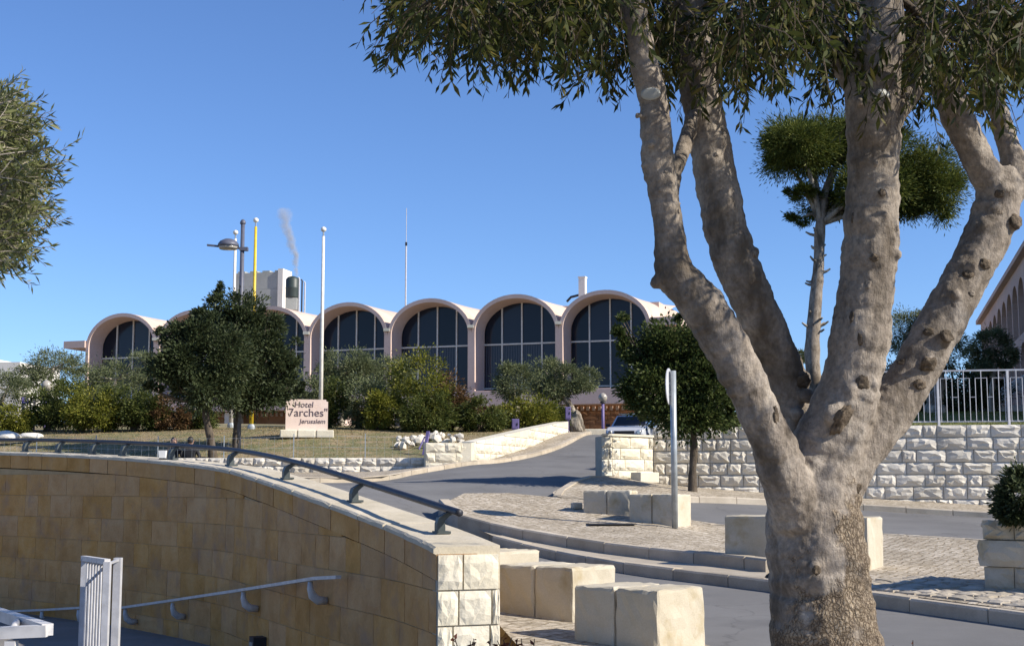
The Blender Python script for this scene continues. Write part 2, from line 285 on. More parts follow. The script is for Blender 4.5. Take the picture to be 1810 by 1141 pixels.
class MB:
    def __init__(s): s.v = []; s.f = []
    def add(s, v, f):
        k = len(s.v); s.v += [tuple(x) for x in v]; s.f += [tuple(i + k for i in q) for q in f]; return s
    def box(s, c, size, rz=0.0, tilt=None):
        hx, hy, hz = size[0] / 2, size[1] / 2, size[2] / 2
        mt = Matrix.Rotation(rz, 3, 'Z')
        if tilt is not None: mt = mt @ tilt
        vs = [Vector(c) + mt @ Vector((x, y, z)) for x in (-hx, hx) for y in (-hy, hy) for z in (-hz, hz)]
        return s.add(vs, [(0, 1, 3, 2), (4, 6, 7, 5), (0, 4, 5, 1), (2, 3, 7, 6), (0, 2, 6, 4), (1, 5, 7, 3)])
    def bar(s, a, b, wd, ht, up=Vector((0, 0, 1))):
        a = Vector(a); b = Vector(b); d = (b - a).normalized()
        sd = d.cross(up); sd = sd.normalized() if sd.length > 1e-4 else Vector((1, 0, 0))
        u = sd.cross(d).normalized()
        vs = [q + sd * (x * wd / 2) + u * (y * ht / 2) for q in (a, b) for x, y in ((-1, -1), (1, -1), (1, 1), (-1, 1))]
        return s.add(vs, [(0, 3, 2, 1), (4, 5, 6, 7), (0, 1, 5, 4), (1, 2, 6, 5), (2, 3, 7, 6), (3, 0, 4, 7)])
    def tube(s, pts, rad, seg=8, cap=True):
        pts = [Vector(p) for p in pts]
        if not hasattr(rad, '__len__'): rad = [rad] * len(pts)
        vs = []; ref = Vector((0.13, 0.9, 0.31)).normalized()
        for i, p in enumerate(pts):
            d = (pts[min(i + 1, len(pts) - 1)] - pts[max(i - 1, 0)]).normalized()
            x = d.cross(ref)
            if x.length < 1e-3: x = d.cross(Vector((1, 0, 0)))
            x.normalize(); y = d.cross(x)
            for k in range(seg):
                a = 2 * math.pi * k / seg
                vs.append(p + (x * math.cos(a) + y * math.sin(a)) * rad[i])
        fs = [(i * seg + k, i * seg + (k + 1) % seg, (i + 1) * seg + (k + 1) % seg, (i + 1) * seg + k) for i in range(len(pts) - 1) for k in range(seg)]
        if cap: fs += [tuple(range(seg))[::-1], tuple(range((len(pts) - 1) * seg, len(pts) * seg))]
        return s.add(vs, fs)
    def lathe(s, c, prof, seg=16):
        vs = []; n = len(prof)
        for r, z in prof:
            for k in range(seg):
                a = 2 * math.pi * k / seg
                vs.append((c[0] + r * math.cos(a), c[1] + r * math.sin(a), c[2] + z))
        fs = [(i * seg + k, i * seg + (k + 1) % seg, (i + 1) * seg + (k + 1) % seg, (i + 1) * seg + k) for i in range(n - 1) for k in range(seg)]
        fs += [tuple(range(seg))[::-1], tuple(range((n - 1) * seg, n * seg))]
        return s.add(vs, fs)
    def build(s, name, m, parent=None, local=False, smooth=False, bevel=0.0):
        me = pymesh(name, s.v, s.f, smooth)
        o = link(name, me, m, parent, local)
        if bevel:
            md = o.modifiers.new('bevel', 'BEVEL'); md.width = bevel; md.segments = 2; md.limit_method = 'ANGLE'
        return o
def smooth_path(pts, n):
    """Catmull-Rom through points (any dimension, numpy)"""
    p = np.array(pts, float); p = np.vstack([2 * p[0] - p[1], p, 2 * p[-1] - p[-2]])
    out = []
    seg = len(p) - 3
    for i in range(seg):
        for t in np.linspace(0, 1, n, endpoint=False):
            a, b, c, d = p[i], p[i + 1], p[i + 2], p[i + 3]
            out.append(0.5 * ((2 * b) + (-a + c) * t + (2 * a - 5 * b + 4 * c - d) * t * t + (-a + 3 * b - 3 * c + d) * t ** 3))
    out.append(p[-2]); return np.array(out)

# ------------------------------------------------------------------ heights of the ground (thin plate splines through known points)
class TPS:
    def __init__(s, pts):
        p = np.array(pts, float); s.xy = p[:, :2]; n = len(p)
        K = s.U(np.linalg.norm(s.xy[:, None] - s.xy[None], axis=2)) + np.eye(n) * 0.4
        A = np.zeros((n + 3, n + 3)); A[:n, :n] = K; A[:n, n] = 1; A[:n, n + 1:] = s.xy; A[n, :n] = 1; A[n + 1:, :n] = s.xy.T
        s.c = np.linalg.solve(A, np.concatenate([p[:, 2], np.zeros(3)]))
    @staticmethod
    def U(r): return np.where(r > 1e-9, r * r * np.log(np.maximum(r, 1e-9)), 0.0)
    def __call__(s, x, y):
        x = np.asarray(x, float); y = np.asarray(y, float); sh = x.shape
        q = np.stack([x.ravel(), y.ravel()], 1)
        k = s.U(np.linalg.norm(q[:, None] - s.xy[None], axis=2))
        r = k @ s.c[:-3] + s.c[-3] + q @ s.c[-2:]
        return float(r[0]) if sh == () else r.reshape(sh)
def pz(px, py, d): p = P(px, py, d); return (p.x, p.y, p.z)
G = TPS([pz(1810, 1114, 11.4), pz(1553, 1077, 12.9), pz(1350, 1046, 14.3), pz(1100, 1015, 16.2), pz(962, 988, 18),
         (1.4, 6, -1.3), (0, 0, -1.45), (7, 4, -1.6), (14, 2, -1.8), (1.0, 9.7, -1.18), (0.1, 13, -1.1), pz(800, 940, 20.5), pz(900, 905, 23), pz(1600, 962, 18.8), pz(1740, 972, 18.0),
         pz(1810, 912, 26.6), pz(1560, 896, 27.4), pz(1155, 864, 29), pz(1075, 848, 28.5), pz(650, 853, 29), pz(830, 822, 35), pz(980, 797, 40), pz(1050, 768, 47),
         pz(450, 843, 36.6), pz(600, 842, 36.4), pz(740, 838, 36.2), pz(0, 806, 38), (-5, 21, 0.0), (-9, 26, 0.3), (-3, 16, -0.45), (5, 56, 1.42), (3.9, 62, 2.3), (4, 68, 2.7), (-20, 74, 2.7), (-9, 62, 2.5), (-30, 70, 2.6), (-30, 40, 1.2),
         (18, 26, -0.7), (22, 70, 3), (-30, 10, 0), (22, 10, -1.5)])
LAWN = TPS([pz(735, 810, 37.3), pz(690, 810, 37.3), pz(600, 809, 37.2), pz(450, 809, 38), pz(300, 806, 39), pz(0, 792, 42), (-1.06, 36.7, 1.0), (0.6, 41.3, 1.55), (1.9, 46.7, 2.0), pz(540, 767, 42), pz(650, 755, 47), pz(150, 766, 46),
            pz(900, 762, 45), (-9, 60, 2.6), (-28, 60, 2.7), (-28, 42, 1.3), (2, 58, 2.4)])
RLAWN = TPS([(4.6, 29.2, 1.14), (10, 28.2, 1.14), (16, 27.4, 1.14), (30, 27.3, 1.1), pz(1650, 730, 37), pz(1810, 735, 36), (5, 40, 1.9), (12, 60, 3.0), (30, 60, 3.0), (30, 85, 3.2), (10, 85, 3.2)])
def g(x, y): return G(x, y)

def drape(name, poly, hf, m, step=1.0, kind='structure'):
    """closed polygon filled with a fine mesh that follows the height function"""
    pts = []
    n = len(poly)
    for i in range(n):
        a = np.array(poly[i]); b = np.array(poly[(i + 1) % n]); k = max(1, int(np.linalg.norm(b - a) / step))
        pts += [tuple(a + (b - a) * j / k) for j in range(k)]
    nb = len(pts); xs = [p[0] for p in pts]; ys = [p[1] for p in pts]
    for x in np.arange(min(xs) + step / 2, max(xs), step):
        for y in np.arange(min(ys) + step / 2, max(ys), step): pts.append((x + random.uniform(-.1, .1) * step, y + random.uniform(-.1, .1) * step))
    r = geometry.delaunay_2d_cdt([Vector(p) for p in pts], [(i, (i + 1) % nb) for i in range(nb)], [], 1, 1e-5)
    vs = np.array([tuple(v) for v in r[0]]); z = hf(vs[:, 0], vs[:, 1])
    f = [tuple(q) for q in r[2]]
    me = pymesh(name, np.column_stack([vs, z]), f, True)
    bm = bmesh.new(); bm.from_mesh(me); bmesh.ops.recalc_face_normals(bm, faces=bm.faces)
    if sum(q.normal.z for q in bm.faces) < 0: bmesh.ops.reverse_faces(bm, faces=bm.faces)
    bm.to_mesh(me); bm.free()
    return tag(link(name, me, m), kind=kind)

# ------------------------------------------------------------------ masonry
def stone_variants(prefix, n, bulge, edge, seed, nx=5, nz=4):
    """unit stones: rough front at y=-0.5, dressed margins, flat back"""
    rr = random.Random(seed); out = []
    for q in range(n):
        vs = []; idx = {}
        for j in range(nz + 1):
            for i in range(nx + 1):
                u, v = i / nx, j / nz
                rim = i in (0, nx) or j in (0, nz)
                if rim: y = -0.5 + rr.uniform(0, edge)
                else: y = -0.5 - bulge * rr.uniform(0.25, 1.0)
                jx = 0 if rim else rr.uniform(-.3, .3) / nx; jz = 0 if rim else rr.uniform(-.3, .3) / nz
                idx[i, j] = len(vs); vs.append((u - 0.5 + jx, y, v - 0.5 + jz))
        fs = []
        for j in range(nz):
            for i in range(nx):
                a, b, c, d = idx[i, j], idx[i + 1, j], idx[i + 1, j + 1], idx[i, j + 1]
                if rr.random() < 0.5: fs += [(a, b, c), (a, c, d)]
                else: fs += [(a, b, d), (b, c, d)]
        k = len(vs); vs += [(-.5, .5, -.5), (.5, .5, -.5), (.5, .5, .5), (-.5, .5, .5)]
        fs.append(tuple([idx[i, 0] for i in range(nx, -1, -1)] + [k, k + 1]))
        fs.append(tuple([idx[i, nz] for i in range(nx + 1)] + [k + 2, k + 3]))
        fs.append(tuple([idx[0, j] for j in range(nz + 1)] + [k + 3, k]))
        fs.append(tuple([idx[nx, j] for j in range(nz, -1, -1)] + [k + 1, k + 2]))
        fs.append((k + 1, k, k + 3, k + 2))
        out.append(pymesh(prefix, vs, fs))
    return out
class Path:
    def __init__(s, pts):  # 2D polyline; outward side is to the right of travel reversed: outward = (ty,-tx)
        s.p = np.array(pts, float); d = np.linalg.norm(np.diff(s.p, axis=0), axis=1); s.s = np.concatenate([[0], np.cumsum(d)]); s.L = s.s[-1]
    def at(s, q):
        return np.array([np.interp(q, s.s, s.p[:, 0]), np.interp(q, s.s, s.p[:, 1])])
    def tan(s, q):
        a = s.at(max(0, q - .02)); b = s.at(min(s.L, q + .02)); t = b - a; return t / np.linalg.norm(t)
    def out(s, q):
        t = s.tan(q); return np.array([t[1], -t[0]])
def masonry(parent, path, zb, ztop, course, lens, depth, variants, m, mort, seed, thick=0.35, gap=0.014, top_ref=None, core_zb=None, rec=0.022):
    """courses of single stones along the path, face on the outward side, in front of a mortar core"""
    rr = random.Random(seed)
    for v in variants:
        if not v.materials: v.materials.append(M[m])
    zt_max = max(ztop(q) for q in np.linspace(0, path.L, 60)); zb_min = min(zb(q) for q in np.linspace(0, path.L, 60))
    z = (zt_max if top_ref is None else top_ref)
    while z > zb_min:
        h = course * rr.uniform(0.96, 1.04); s0 = -rr.uniform(0, lens[0])
        while s0 < path.L:
            ln = rr.uniform(*lens); a = max(0, s0); b = min(path.L, s0 + ln); s0 += ln
            if b - a < 0.06: continue
            mid = (a + b) / 2
            lo = max(z - h, zb(mid) - 0.03); hi = min(z, ztop(a), ztop(b))
            if max(min(z, ztop(a)), min(z, ztop(b))) - lo < 0.05: continue
            pa, pb = path.at(a), path.at(b); t = pb - pa; L = np.linalg.norm(t); t /= L; nrm = np.array([t[1], -t[0]]); c = (pa + pb) / 2 - nrm * depth / 2
            ha, hb2 = min(z, ztop(a)), min(z, ztop(b))
            if abs(ha - hb2) > 0.012 and max(ha, hb2) - lo > .06:      # cut to the slope
                fa, fb = pa + t * gap / 2, pb - t * gap / 2; ba, bb = fa - nrm * depth, fb - nrm * depth; gz_ = gap / 2
                link('stone', pymesh('cut_stone', [(*fa, lo + gz_), (*fb, lo + gz_), (*fb, max(lo + .02, hb2 - gz_)), (*fa, max(lo + .02, ha - gz_)), (*ba, lo + gz_), (*bb, lo + gz_), (*bb, max(lo + .02, hb2 - gz_)), (*ba, max(lo + .02, ha - gz_))], [(0, 1, 2, 3), (5, 4, 7, 6), (1, 5, 6, 2), (4, 0, 3, 7), (3, 2, 6, 7), (4, 5, 1, 0)]), m, parent); continue
            if hi - lo < 0.05: continue
            o = bpy.data.objects.new('stone', rr.choice(variants)); COL.objects.link(o)
            o.location = (c[0], c[1], (lo + hi) / 2); o.rotation_euler = (0, 0, math.atan2(t[1], t[0]))
            o.scale = (max(.03, L - gap), depth, hi - lo - gap)
            o.parent = parent; o.matrix_parent_inverse = parent_matrix(parent).inverted()
        z -= h
    n = max(2, int(path.L / 0.4)); vs = []; fs = []
    for i in range(n + 1):
        q = path.L * i / n; p = path.at(q); o_ = path.out(q)
        f = p - o_ * rec; bk = p - o_ * thick
        lo = zb(q) - 0.3; hi = ztop(q) - 0.012
        vs += [(f[0], f[1], lo), (f[0], f[1], hi), (bk[0], bk[1], hi), (bk[0], bk[1], lo)]
    for i in range(n):
        k = i * 4
        fs += [(k, k + 4, k + 5, k + 1), (k + 1, k + 5, k + 6, k + 2), (k + 2, k + 6, k + 7, k + 3), (k + 3, k + 7, k + 4, k)]
    fs += [(0, 1, 2, 3), (n * 4 + 3, n * 4 + 2, n * 4 + 1, n * 4)]
    link('mortar_core', pymesh('mortar_core', vs, fs), mort, parent)
def kerb_line(parent, path, hf, height, width, m, seed, ln=0.85, inset=0.0):
    """kerb stones one by one, top at hf+height"""
    rr = random.Random(seed); s = 0.0
    while s < path.L - 0.1:
        l = min(ln * rr.uniform(.9, 1.1), path.L - s); a, b = path.at(s), path.at(s + l); t = (b - a) / np.linalg.norm(b - a); nrm = np.array([t[1], -t[0]])
        za, zb_ = hf(a[0], a[1]) + height, hf(b[0], b[1]) + height
        g_ = 0.006; a2 = a + t * g_; b2 = b - t * g_; vs = []
        rd = rr.uniform(-.006, .006)
        for (q, z) in ((a2, za + rd), (b2, zb_ + rd)):
            fr = q - nrm * (inset + rr.uniform(0, .006)); bk = q - nrm * (inset + width)
            vs += [(fr[0], fr[1], z - height - 0.2), (fr[0], fr[1], z - 0.02), (fr[0] - nrm[0] * .02, fr[1] - nrm[1] * .02, z), (bk[0], bk[1], z), (bk[0], bk[1], z - height - 0.2)]
        fs = [(i, i + 5, (i + 1) % 5 + 5, (i + 1) % 5) for i in range(5)] + [(4, 3, 2, 1, 0), (5, 6, 7, 8, 9)]
        link('kerb_stone', pymesh('kerb_stone', vs, fs), m, parent)
        s += l

# ------------------------------------------------------------------ foliage
def leaf_mesh(name, pos, dirs, lens, wid, fold=0.25, seed=0):
    """many small pointed leaves (two triangles each) as one mesh"""
    rg = np.random.default_rng(seed); n = len(pos)
    d = dirs / np.maximum(np.linalg.norm(dirs, axis=1, keepdims=True), 1e-6)
    r = rg.normal(size=(n, 3)); sd = np.cross(d, r); sd /= np.maximum(np.linalg.norm(sd, axis=1, keepdims=True), 1e-6)
    up = np.cross(d, sd); L = lens[:, None]; W = wid[:, None]
    v = np.empty((n, 4, 3)); v[:, 0] = pos; v[:, 1] = pos + d * L * .5 + sd * W * .5 + up * W * fold; v[:, 2] = pos + d * L; v[:, 3] = pos + d * L * .5 - sd * W * .5 + up * W * fold
    me = bpy.data.meshes.new(name); me.vertices.add(n * 4); me.vertices.foreach_set('co', v.reshape(-1))
    me.loops.add(n * 4); me.loops.foreach_set('vertex_index', np.arange(n * 4)); me.polygons.add(n)
    me.polygons.foreach_set('loop_start', np.arange(n) * 4); me.update(calc_edges=True); me.validate()
    return me
def crown_points(blobs, n, clumps, seed, cl=0.26, shell=0.55):
    """leaf positions in clumps spread through ellipsoids -> positions and outward directions"""
    rg = np.random.default_rng(seed); vol = np.array([b[1] * b[2] * b[3] for b in blobs]) ** 0.7; pr = vol / vol.sum()
    P_, D_ = [], []
    for b, q in zip(blobs, pr):
        c = np.array(b[0]); r = np.array(b[1:4]); k = max(3, int(clumps * q)); m_ = int(n * q / k)
        dv = rg.normal(size=(k, 3)); dv /= np.linalg.norm(dv, axis=1, keepdims=True)
        rad = (shell + (1 - shell) * rg.random(k)) ** 0.8; cc = c + dv * r * rad[:, None]
        for i in range(k):
            sz = cl * rg.uniform(.55, 1.35) * r.mean()
            e = rg.normal(size=(m_, 3)) * sz * np.array([1, 1, .8]) * 0.62
            P_.append(cc[i] + e); D_.append(e / sz + dv[i] * 0.8 + rg.normal(size=(m_, 3)) * 0.45)
    return np.vstack(P_), np.vstack(D_)
def crown(parent, blobs, n, clumps, leaf, wd, m, seed, cl=0.26, droop=0.0, name='crown', shell=0.55):
    p, d = crown_points(blobs, n, clumps, seed, cl, shell); d[:, 2] -= droop
    rg = np.random.default_rng(seed + 1); k = len(p); L = leaf * rg.uniform(.7, 1.3, k)
    o = link(name, leaf_mesh(name, p, d, L, L * wd, .25, seed), m, parent); return tag(o, kind='stuff')
def px_blob(px, py, d, rx, ry, ryd=None):
    c = P(px, py, d); s = d / F
    return (tuple(c), rx * s, (ryd if ryd else rx) * s, ry * s)
# ================================================================== THE SETTING
random.seed(7)
# left wall line (front top edge), left to right
LW = [(-260, 794, 22.8), (-150, 796, 21.6), (0, 798, 20.0), (120, 802, 18.7), (240, 809, 17.4), (380, 824, 15.6), (450, 842, 14.2), (540, 873, 12.6), (680, 925, 10.9), (772, 966, 9.6)]
lw3 = smooth_path([tuple(P(*q)) for q in LW], 8)
lwp = Path(lw3[:, :2])
def lw_top(q): return float(np.interp(q, lwp.s, lw3[:, 2]))
court = [tuple(lwp.at(q) - lwp.out(q) * 0.8) for q in np.linspace(0, lwp.L, 24)] + [(0.3, 9.3), (-0.9, 4), (-1.2, -8), (-30, -8), (-30, 24)]
def inside(poly, x, y):
    r = np.zeros(x.shape, bool); n = len(poly)
    for i in range(n):
        (x1, y1), (x2, y2) = poly[i], poly[(i + 1) % n]
        cnd = ((y1 > y) != (y2 > y)) & (x < (x2 - x1) * (y - y1) / (y2 - y1 + 1e-12) + x1); r ^= cnd
    return r
FLOOR_Z = -1.8
# one ground sheet to the horizon
xs = np.concatenate([[-4000, -1200, -400, -150, -80, -50], np.arange(-36, 36.1, 0.5), [50, 80, 150, 400, 1200, 4000]])
ys = np.concatenate([[-4000, -1000, -200, -50, -20], np.arange(-9, 90.1, 0.5), [110, 150, 300, 800, 2000, 5000]])
X, Y = np.meshgrid(xs, ys)
Xc, Yc = np.clip(X, -34, 34), np.clip(Y, -9, 88)
Z = G(Xc, Yc)
ctr = np.minimum(1, np.maximum(np.maximum(np.abs(X) - 24, 0) / 40, np.maximum(np.maximum(Y - 76, -6 - Y), 0) / 40))
Z = Z * (1 - ctr) + 1.5 * ctr - 0.03
Z = np.where(inside(court, X, Y), FLOOR_Z - 0.05, Z)
nx_, ny_ = len(xs), len(ys)
fs = [(j * nx_ + i, j * nx_ + i + 1, (j + 1) * nx_ + i + 1, (j + 1) * nx_ + i) for j in range(ny_ - 1) for i in range(nx_ - 1)]
tag(link('ground', pymesh('ground', np.column_stack([X.ravel(), Y.ravel(), Z.ravel()]), fs, True), 'soil'), kind='structure')
# sunken court floor
cf = [(-0.6, 9.2), (-1.0, 4), (-1.3, -7), (-28, -7), (-28, 24)] + [tuple(lwp.at(q) - lwp.out(q) * 0.1) for q in np.linspace(0.2, lwp.L - 0.2, 16)]
drape('courtyard_floor', cf, lambda x, y: np.full(np.shape(x), FLOOR_Z), 'court', 2.0)
# asphalt
def Gp(h): return lambda x, y: G(x, y) + h
road = [(0.15, 13.9), (0.9, 11.2), (1.85, 9.2), (3.6, 6.3), (9, 3), (24, -3), (24, 24.5), (14, 27.0), (4.0, 28.6), (2.7, 28.5), (2.2, 28.0), (1.8, 29.2), (3.2, 33), (6.5, 40), (9, 50), (8.5, 59), (3.0, 58.6), (2.0, 52), (2.75, 47), (1.25, 40), (-1.09, 35), (-2.2, 32.2), (-3.1, 29), (-6, 27.6), (-14, 29), (-12, 25.5), (-5.5, 19.2), (-2.6, 15.6)]
drape('road', road, Gp(0.012), 'asphalt', 0.8)
near_pave = [(0.1, 14.0), (-0.35, 12.6), (0.05, 9.3), (-0.5, 6), (-0.9, 1), (-0.9, -6), (12, -6), (9, 2.9), (3.55, 6.2), (1.8, 9.1), (0.85, 11.1)]
drape('pavement_near', near_pave, Gp(0.05), 'paving', 0.7)
# island between the two carriageways
near_edge = [XY(870, 19.2), XY(962, 18), XY(1100, 16.2), XY(1350, 14.3), XY(1553, 12.9), XY(1810, 11.4), XY(2100, 10.2)]
far_edge = [XY(2100, 16.8), XY(1810, 17.6), XY(1740, 18.0), XY(1600, 18.8), XY(1400, 20.2), XY(1210, 21.6), XY(1030, 23.0), XY(900, 23.4), XY(820, 23.0), XY(790, 21.8), XY(800, 20.8)]
upper_edge = [XY(775, 22.0), XY(800, 20.6), XY(900, 19.3), XY(1000, 18.4), XY(1150, 16.9), XY(1285, 15.7), XY(1350, 15.05)]
def isl_h(x, y):
    s = np.clip((3.1 - np.asarray(x, float)) / 1.2, 0, 1); s = s * s * (3 - 2 * s)
    return G(x, y) + 0.14 + 0.13 * s
isl = [tuple(np.array(p) + [0.1, 0.1]) for p in upper_edge] + [tuple(np.array(p) + np.array([.08, .12])) for p in near_edge[3:]] + far_edge[:-1]
io = drape('traffic_island', isl, isl_h, 'paving', 0.5)
led = [tuple(np.array(p) + [0.0, 0.1]) for p in near_edge[:4]] + [tuple(np.array(p) + [0.05, 0.12]) for p in upper_edge[::-1]]
drape('island_ledge', led, Gp(0.135), 'kerb', 0.5)
ke = empty('island_kerb'); tag(ke, kind='structure')
kerb_line(ke, Path(near_edge), g, 0.14, 0.16, 'kerb', 3)
kerb_line(ke, Path(upper_edge), Gp(0.135), 0.14, 0.17, 'kerb', 4)
kerb_line(ke, Path(smooth_path(far_edge[::-1], 4)[::-1]), g, 0.14, 0.15, 'kerb', 5)
# stone setts where they can be told apart
rr = random.Random(11)
sv = stone_variants('sett', 6, 0.1, 0.12, 5, 3, 3)
for v_ in sv:
    v_.transform(Matrix.Rotation(R(-90), 4, 'X')); v_.materials.append(M['sett'])
cnt = 0
a0, a1 = np.array(XY(1500, 13.25)), np.array(XY(1860, 11.3)); tdir = (a1 - a0) / np.linalg.norm(a1 - a0); ndir = np.array([-tdir[1], tdir[0]])
for row in range(9):
    s = -0.3 - rr.random() * .2
    while s < np.linalg.norm(a1 - a0):
        l = rr.uniform(0.16, 0.30); c_ = a0 + tdir * (s + l / 2) + ndir * (0.26 + row * 0.145)
        o = bpy.data.objects.new('sett', rr.choice(sv)); COL.objects.link(o)
        o.location = (c_[0], c_[1], float(isl_h(c_[0], c_[1])) - 0.032 + rr.uniform(-.004, .006)); o.rotation_euler = (rr.uniform(-.03, .03), rr.uniform(-.03, .03), math.atan2(tdir[1], tdir[0]) + rr.uniform(-.03, .03))
        o.scale = (l - .015, .13, .1); o.parent = io; s += l; cnt += 1
# pavement along the far wall
fp_edge = [XY(1085, 28.3), (1.4, 27.4), XY(985, 25.3), XY(975, 24.6), XY(1000, 24.1), XY(1080, 24.2), XY(1200, 25.2), XY(1400, 26.1), XY(1600, 25.9), XY(1810, 25.4), XY(2100, 24.8)]
fp_edge = [tuple(p) for p in smooth_path(fp_edge, 4)]
fpoly = [tuple(np.array(p) + [0.03, .1]) for p in fp_edge] + [(14.5, 27.0), (3.2, 28.95), (2.2, 28.1)]
drape('pavement_far', fpoly, Gp(0.12), 'paving', 0.6)
ke2 = empty('pavement_far_kerb'); tag(ke2, kind='structure'); kerb_line(ke2, Path(fp_edge), g, 0.13, 0.15, 'kerb', 6)
# footpath and kerb on the garden side of the drive
gl = [tuple(p) for p in smooth_path([(-12, 29.6), (-6.5, 27.4), (-3.1, 29), (-2.2, 32.2), (-1.09, 35), (1.25, 40), (2.75, 47)], 5)]
gpoly = gl + [(1.98, 46.7), (0.62, 41.1), (-1.0, 36.2), (-2.3, 36.5), (-12, 38)]
drape('footpath', gpoly, Gp(0.11), 'paving', 0.8)
ke3 = empty('footpath_kerb'); tag(ke3, kind='structure'); kerb_line(ke3, Path(gl), g, 0.12, 0.15, 'kerb', 8, 1.0)
# lawns
lawn = [(-30, 42.5), (-14, 38.5), (-10.1, 37.75), (-7.3, 37.25), (-2.35, 37.0), (-2.2, 36.8), (-1.06, 36.55), (0.5, 41.3), (1.75, 46.8), (2.2, 52), (1.2, 58), (-9, 63), (-30, 64)]
drape('lawn', lawn, lambda x, y: LAWN(x, y) - 0.02, 'lawn', 1.0)
rl = [(4.75, 29.1), (9, 28.4), (14.2, 27.55), (32, 27.0), (32, 88), (10, 88), (9.5, 60), (9.5, 48), (6.5, 39), (4.9, 34)]
drape('upper_lawn', rl, lambda x, y: RLAWN(x, y), 'green_lawn', 1.2)

# ================================================================== SANDSTONE RAMP WALL
rw = thing('ramp_wall', 'brown sandstone ramp wall in shade, its pale coping sloping down to an end pier', 'wall', (lwp.at(lwp.L)[0], lwp.at(lwp.L)[1], FLOOR_Z))
v_smooth = stone_variants('sandstone_block', 10, 0.05, 0.03, 21)
lwp_full = lwp
lwm = Path([tuple(lwp.at(q)) for q in np.linspace(0, lwp.L - 0.01, 90)])
masonry(rw, lwm, lambda q: FLOOR_Z + 0.01, lambda q: lw_top(q) - 0.232, 0.285, (0.32, 0.8), 0.12, v_smooth, 'sandstone', 'sand_mortar', 22, 0.45, 0.007, top_ref=0.14, rec=0.01)
q = 0.0; rr = random.Random(5)
while q < lwp.L - 0.05:                                         # coping stones follow the slope
    l = min(rr.uniform(.38, .72), lwp.L - q); k = 4; vs = []; vs2 = []
    for i in range(k + 1):
        s_ = q + 0.006 + (l - 0.012) * i / k; p = lwp.at(s_); o_ = lwp.out(s_); zt = lw_top(s_); j = rr.uniform(-.012, .012)
        f = p + o_ * (0.016 + rr.uniform(-.006, .006)); bk = p - o_ * 0.47
        vs += [(f[0], f[1], zt - 0.045), (f[0], f[1], zt - 0.014 + j * .6), (f[0] - o_[0] * .02, f[1] - o_[1] * .02, zt + j * .3), (bk[0], bk[1], zt + 0.005), (bk[0], bk[1], zt - .3)]
        f2 = p + o_ * (0.004 + rr.uniform(-.004, .004)); b2 = p - o_ * .3; vs2 += [(f2[0], f2[1], zt - 0.23), (f2[0], f2[1], zt - 0.05), (b2[0], b2[1], zt - .05), (b2[0], b2[1], zt - 0.23)]
    fs = [(i * 5 + a, i * 5 + (a + 1) % 5, i * 5 + 5 + (a + 1) % 5, i * 5 + 5 + a)[::-1] for i in range(k) for a in range(5)] + [(0, 1, 2, 3, 4), (k * 5 + 4, k * 5 + 3, k * 5 + 2, k * 5 + 1, k * 5)]
    link('coping_stone', pymesh('coping_stone', vs, fs), 'coping', rw)
    f4 = [(i * 4 + a, i * 4 + (a + 1) % 4, i * 4 + 4 + (a + 1) % 4, i * 4 + 4 + a)[::-1] for i in range(k) for a in range(4)] + [(0, 1, 2, 3), (k * 4 + 3, k * 4 + 2, k * 4 + 1, k * 4)]
    link('stone', pymesh('ramp_stone', vs2, f4), 'sandstone', rw); q += l
# end pier facing the street
e0 = lwp.at(lwp.L); eo = lwp.out(lwp.L); et = lwp.tan(lwp.L)
pr0 = e0 - eo * 0.004 + et * 0.014; pr1 = pr0 - eo * 0.465
pp = Path([tuple(pr0), tuple(pr1)])
v_rough = stone_variants('rough_block', 10, 0.12, 0.05, 31)
masonry(rw, pp, lambda q: -1.5, lambda q: lw_top(lwp.L) - 0.05, 0.25, (0.2, 0.34), 0.12, v_rough, 'cream_stone', 'mortar', 33, 0.12, 0.012)
# railing on the wall
rg_ = thing('ramp_railing', 'dark blue-black metal handrail on short green brackets along the wall coping', 'railing', (lwp.at(lwp.L)[0], lwp.at(lwp.L)[1], lw_top(lwp.L)))
posts = []
for px in (780, 628, 508, 408, 305, 220, 165, 105, 45, -20):
    best = min(np.linspace(0, lwp.L - 0.05, 500), key=lambda s_: abs(proj((*(lwp.at(s_) - lwp.out(s_) * .25), lw_top(s_)))[0] - px))
    posts.append(best)
railpts = []
for s_ in posts:
    p = lwp.at(s_) - lwp.out(s_) * .25; o_ = lwp.out(s_); t_ = lwp.tan(s_); z0 = lw_top(s_)
    base = Vector((p[0], p[1], z0)); ou = Vector((o_[0], o_[1], 0)); tt = Vector((t_[0], t_[1], 0))
    prof = [(0.045, 0), (0.045, .08), (0.03, .125), (-0.03, .16), (-0.085, .165), (-0.09, .15), (-0.055, .135), (-0.015, .10), (-0.02, .05), (-0.02, 0)]
    vs = [base + ou * a + Vector((0, 0, b)) + tt * w_ for w_ in (-.035, .035) for a, b in prof]; n = len(prof)
    fs = [tuple(range(n)), tuple(range(2 * n - 1, n - 1, -1))] + [(i, i + n, (i + 1) % n + n, (i + 1) % n)[::-1] for i in range(n)]
    link('bracket_post', pymesh('bracket_post', vs, fs), 'post_green', rg_)
    mb = MB(); mb.box(base + Vector((0, 0, .012)), (.13, .11, .02), math.atan2(t_[1], t_[0])); mb.build('foot_plate', 'post_green', rg_)
    railpts.append(base - ou * 0.06 + Vector((0, 0, .182)))
railpts[0] = railpts[0]
rp = smooth_path([tuple(p) for p in ([railpts[0] + (railpts[0] - railpts[1]) * 0.09] + railpts)], 8)
MB().tube(rp, 0.028, 10).build('rail', 'rail_dark', rg_, smooth=True)

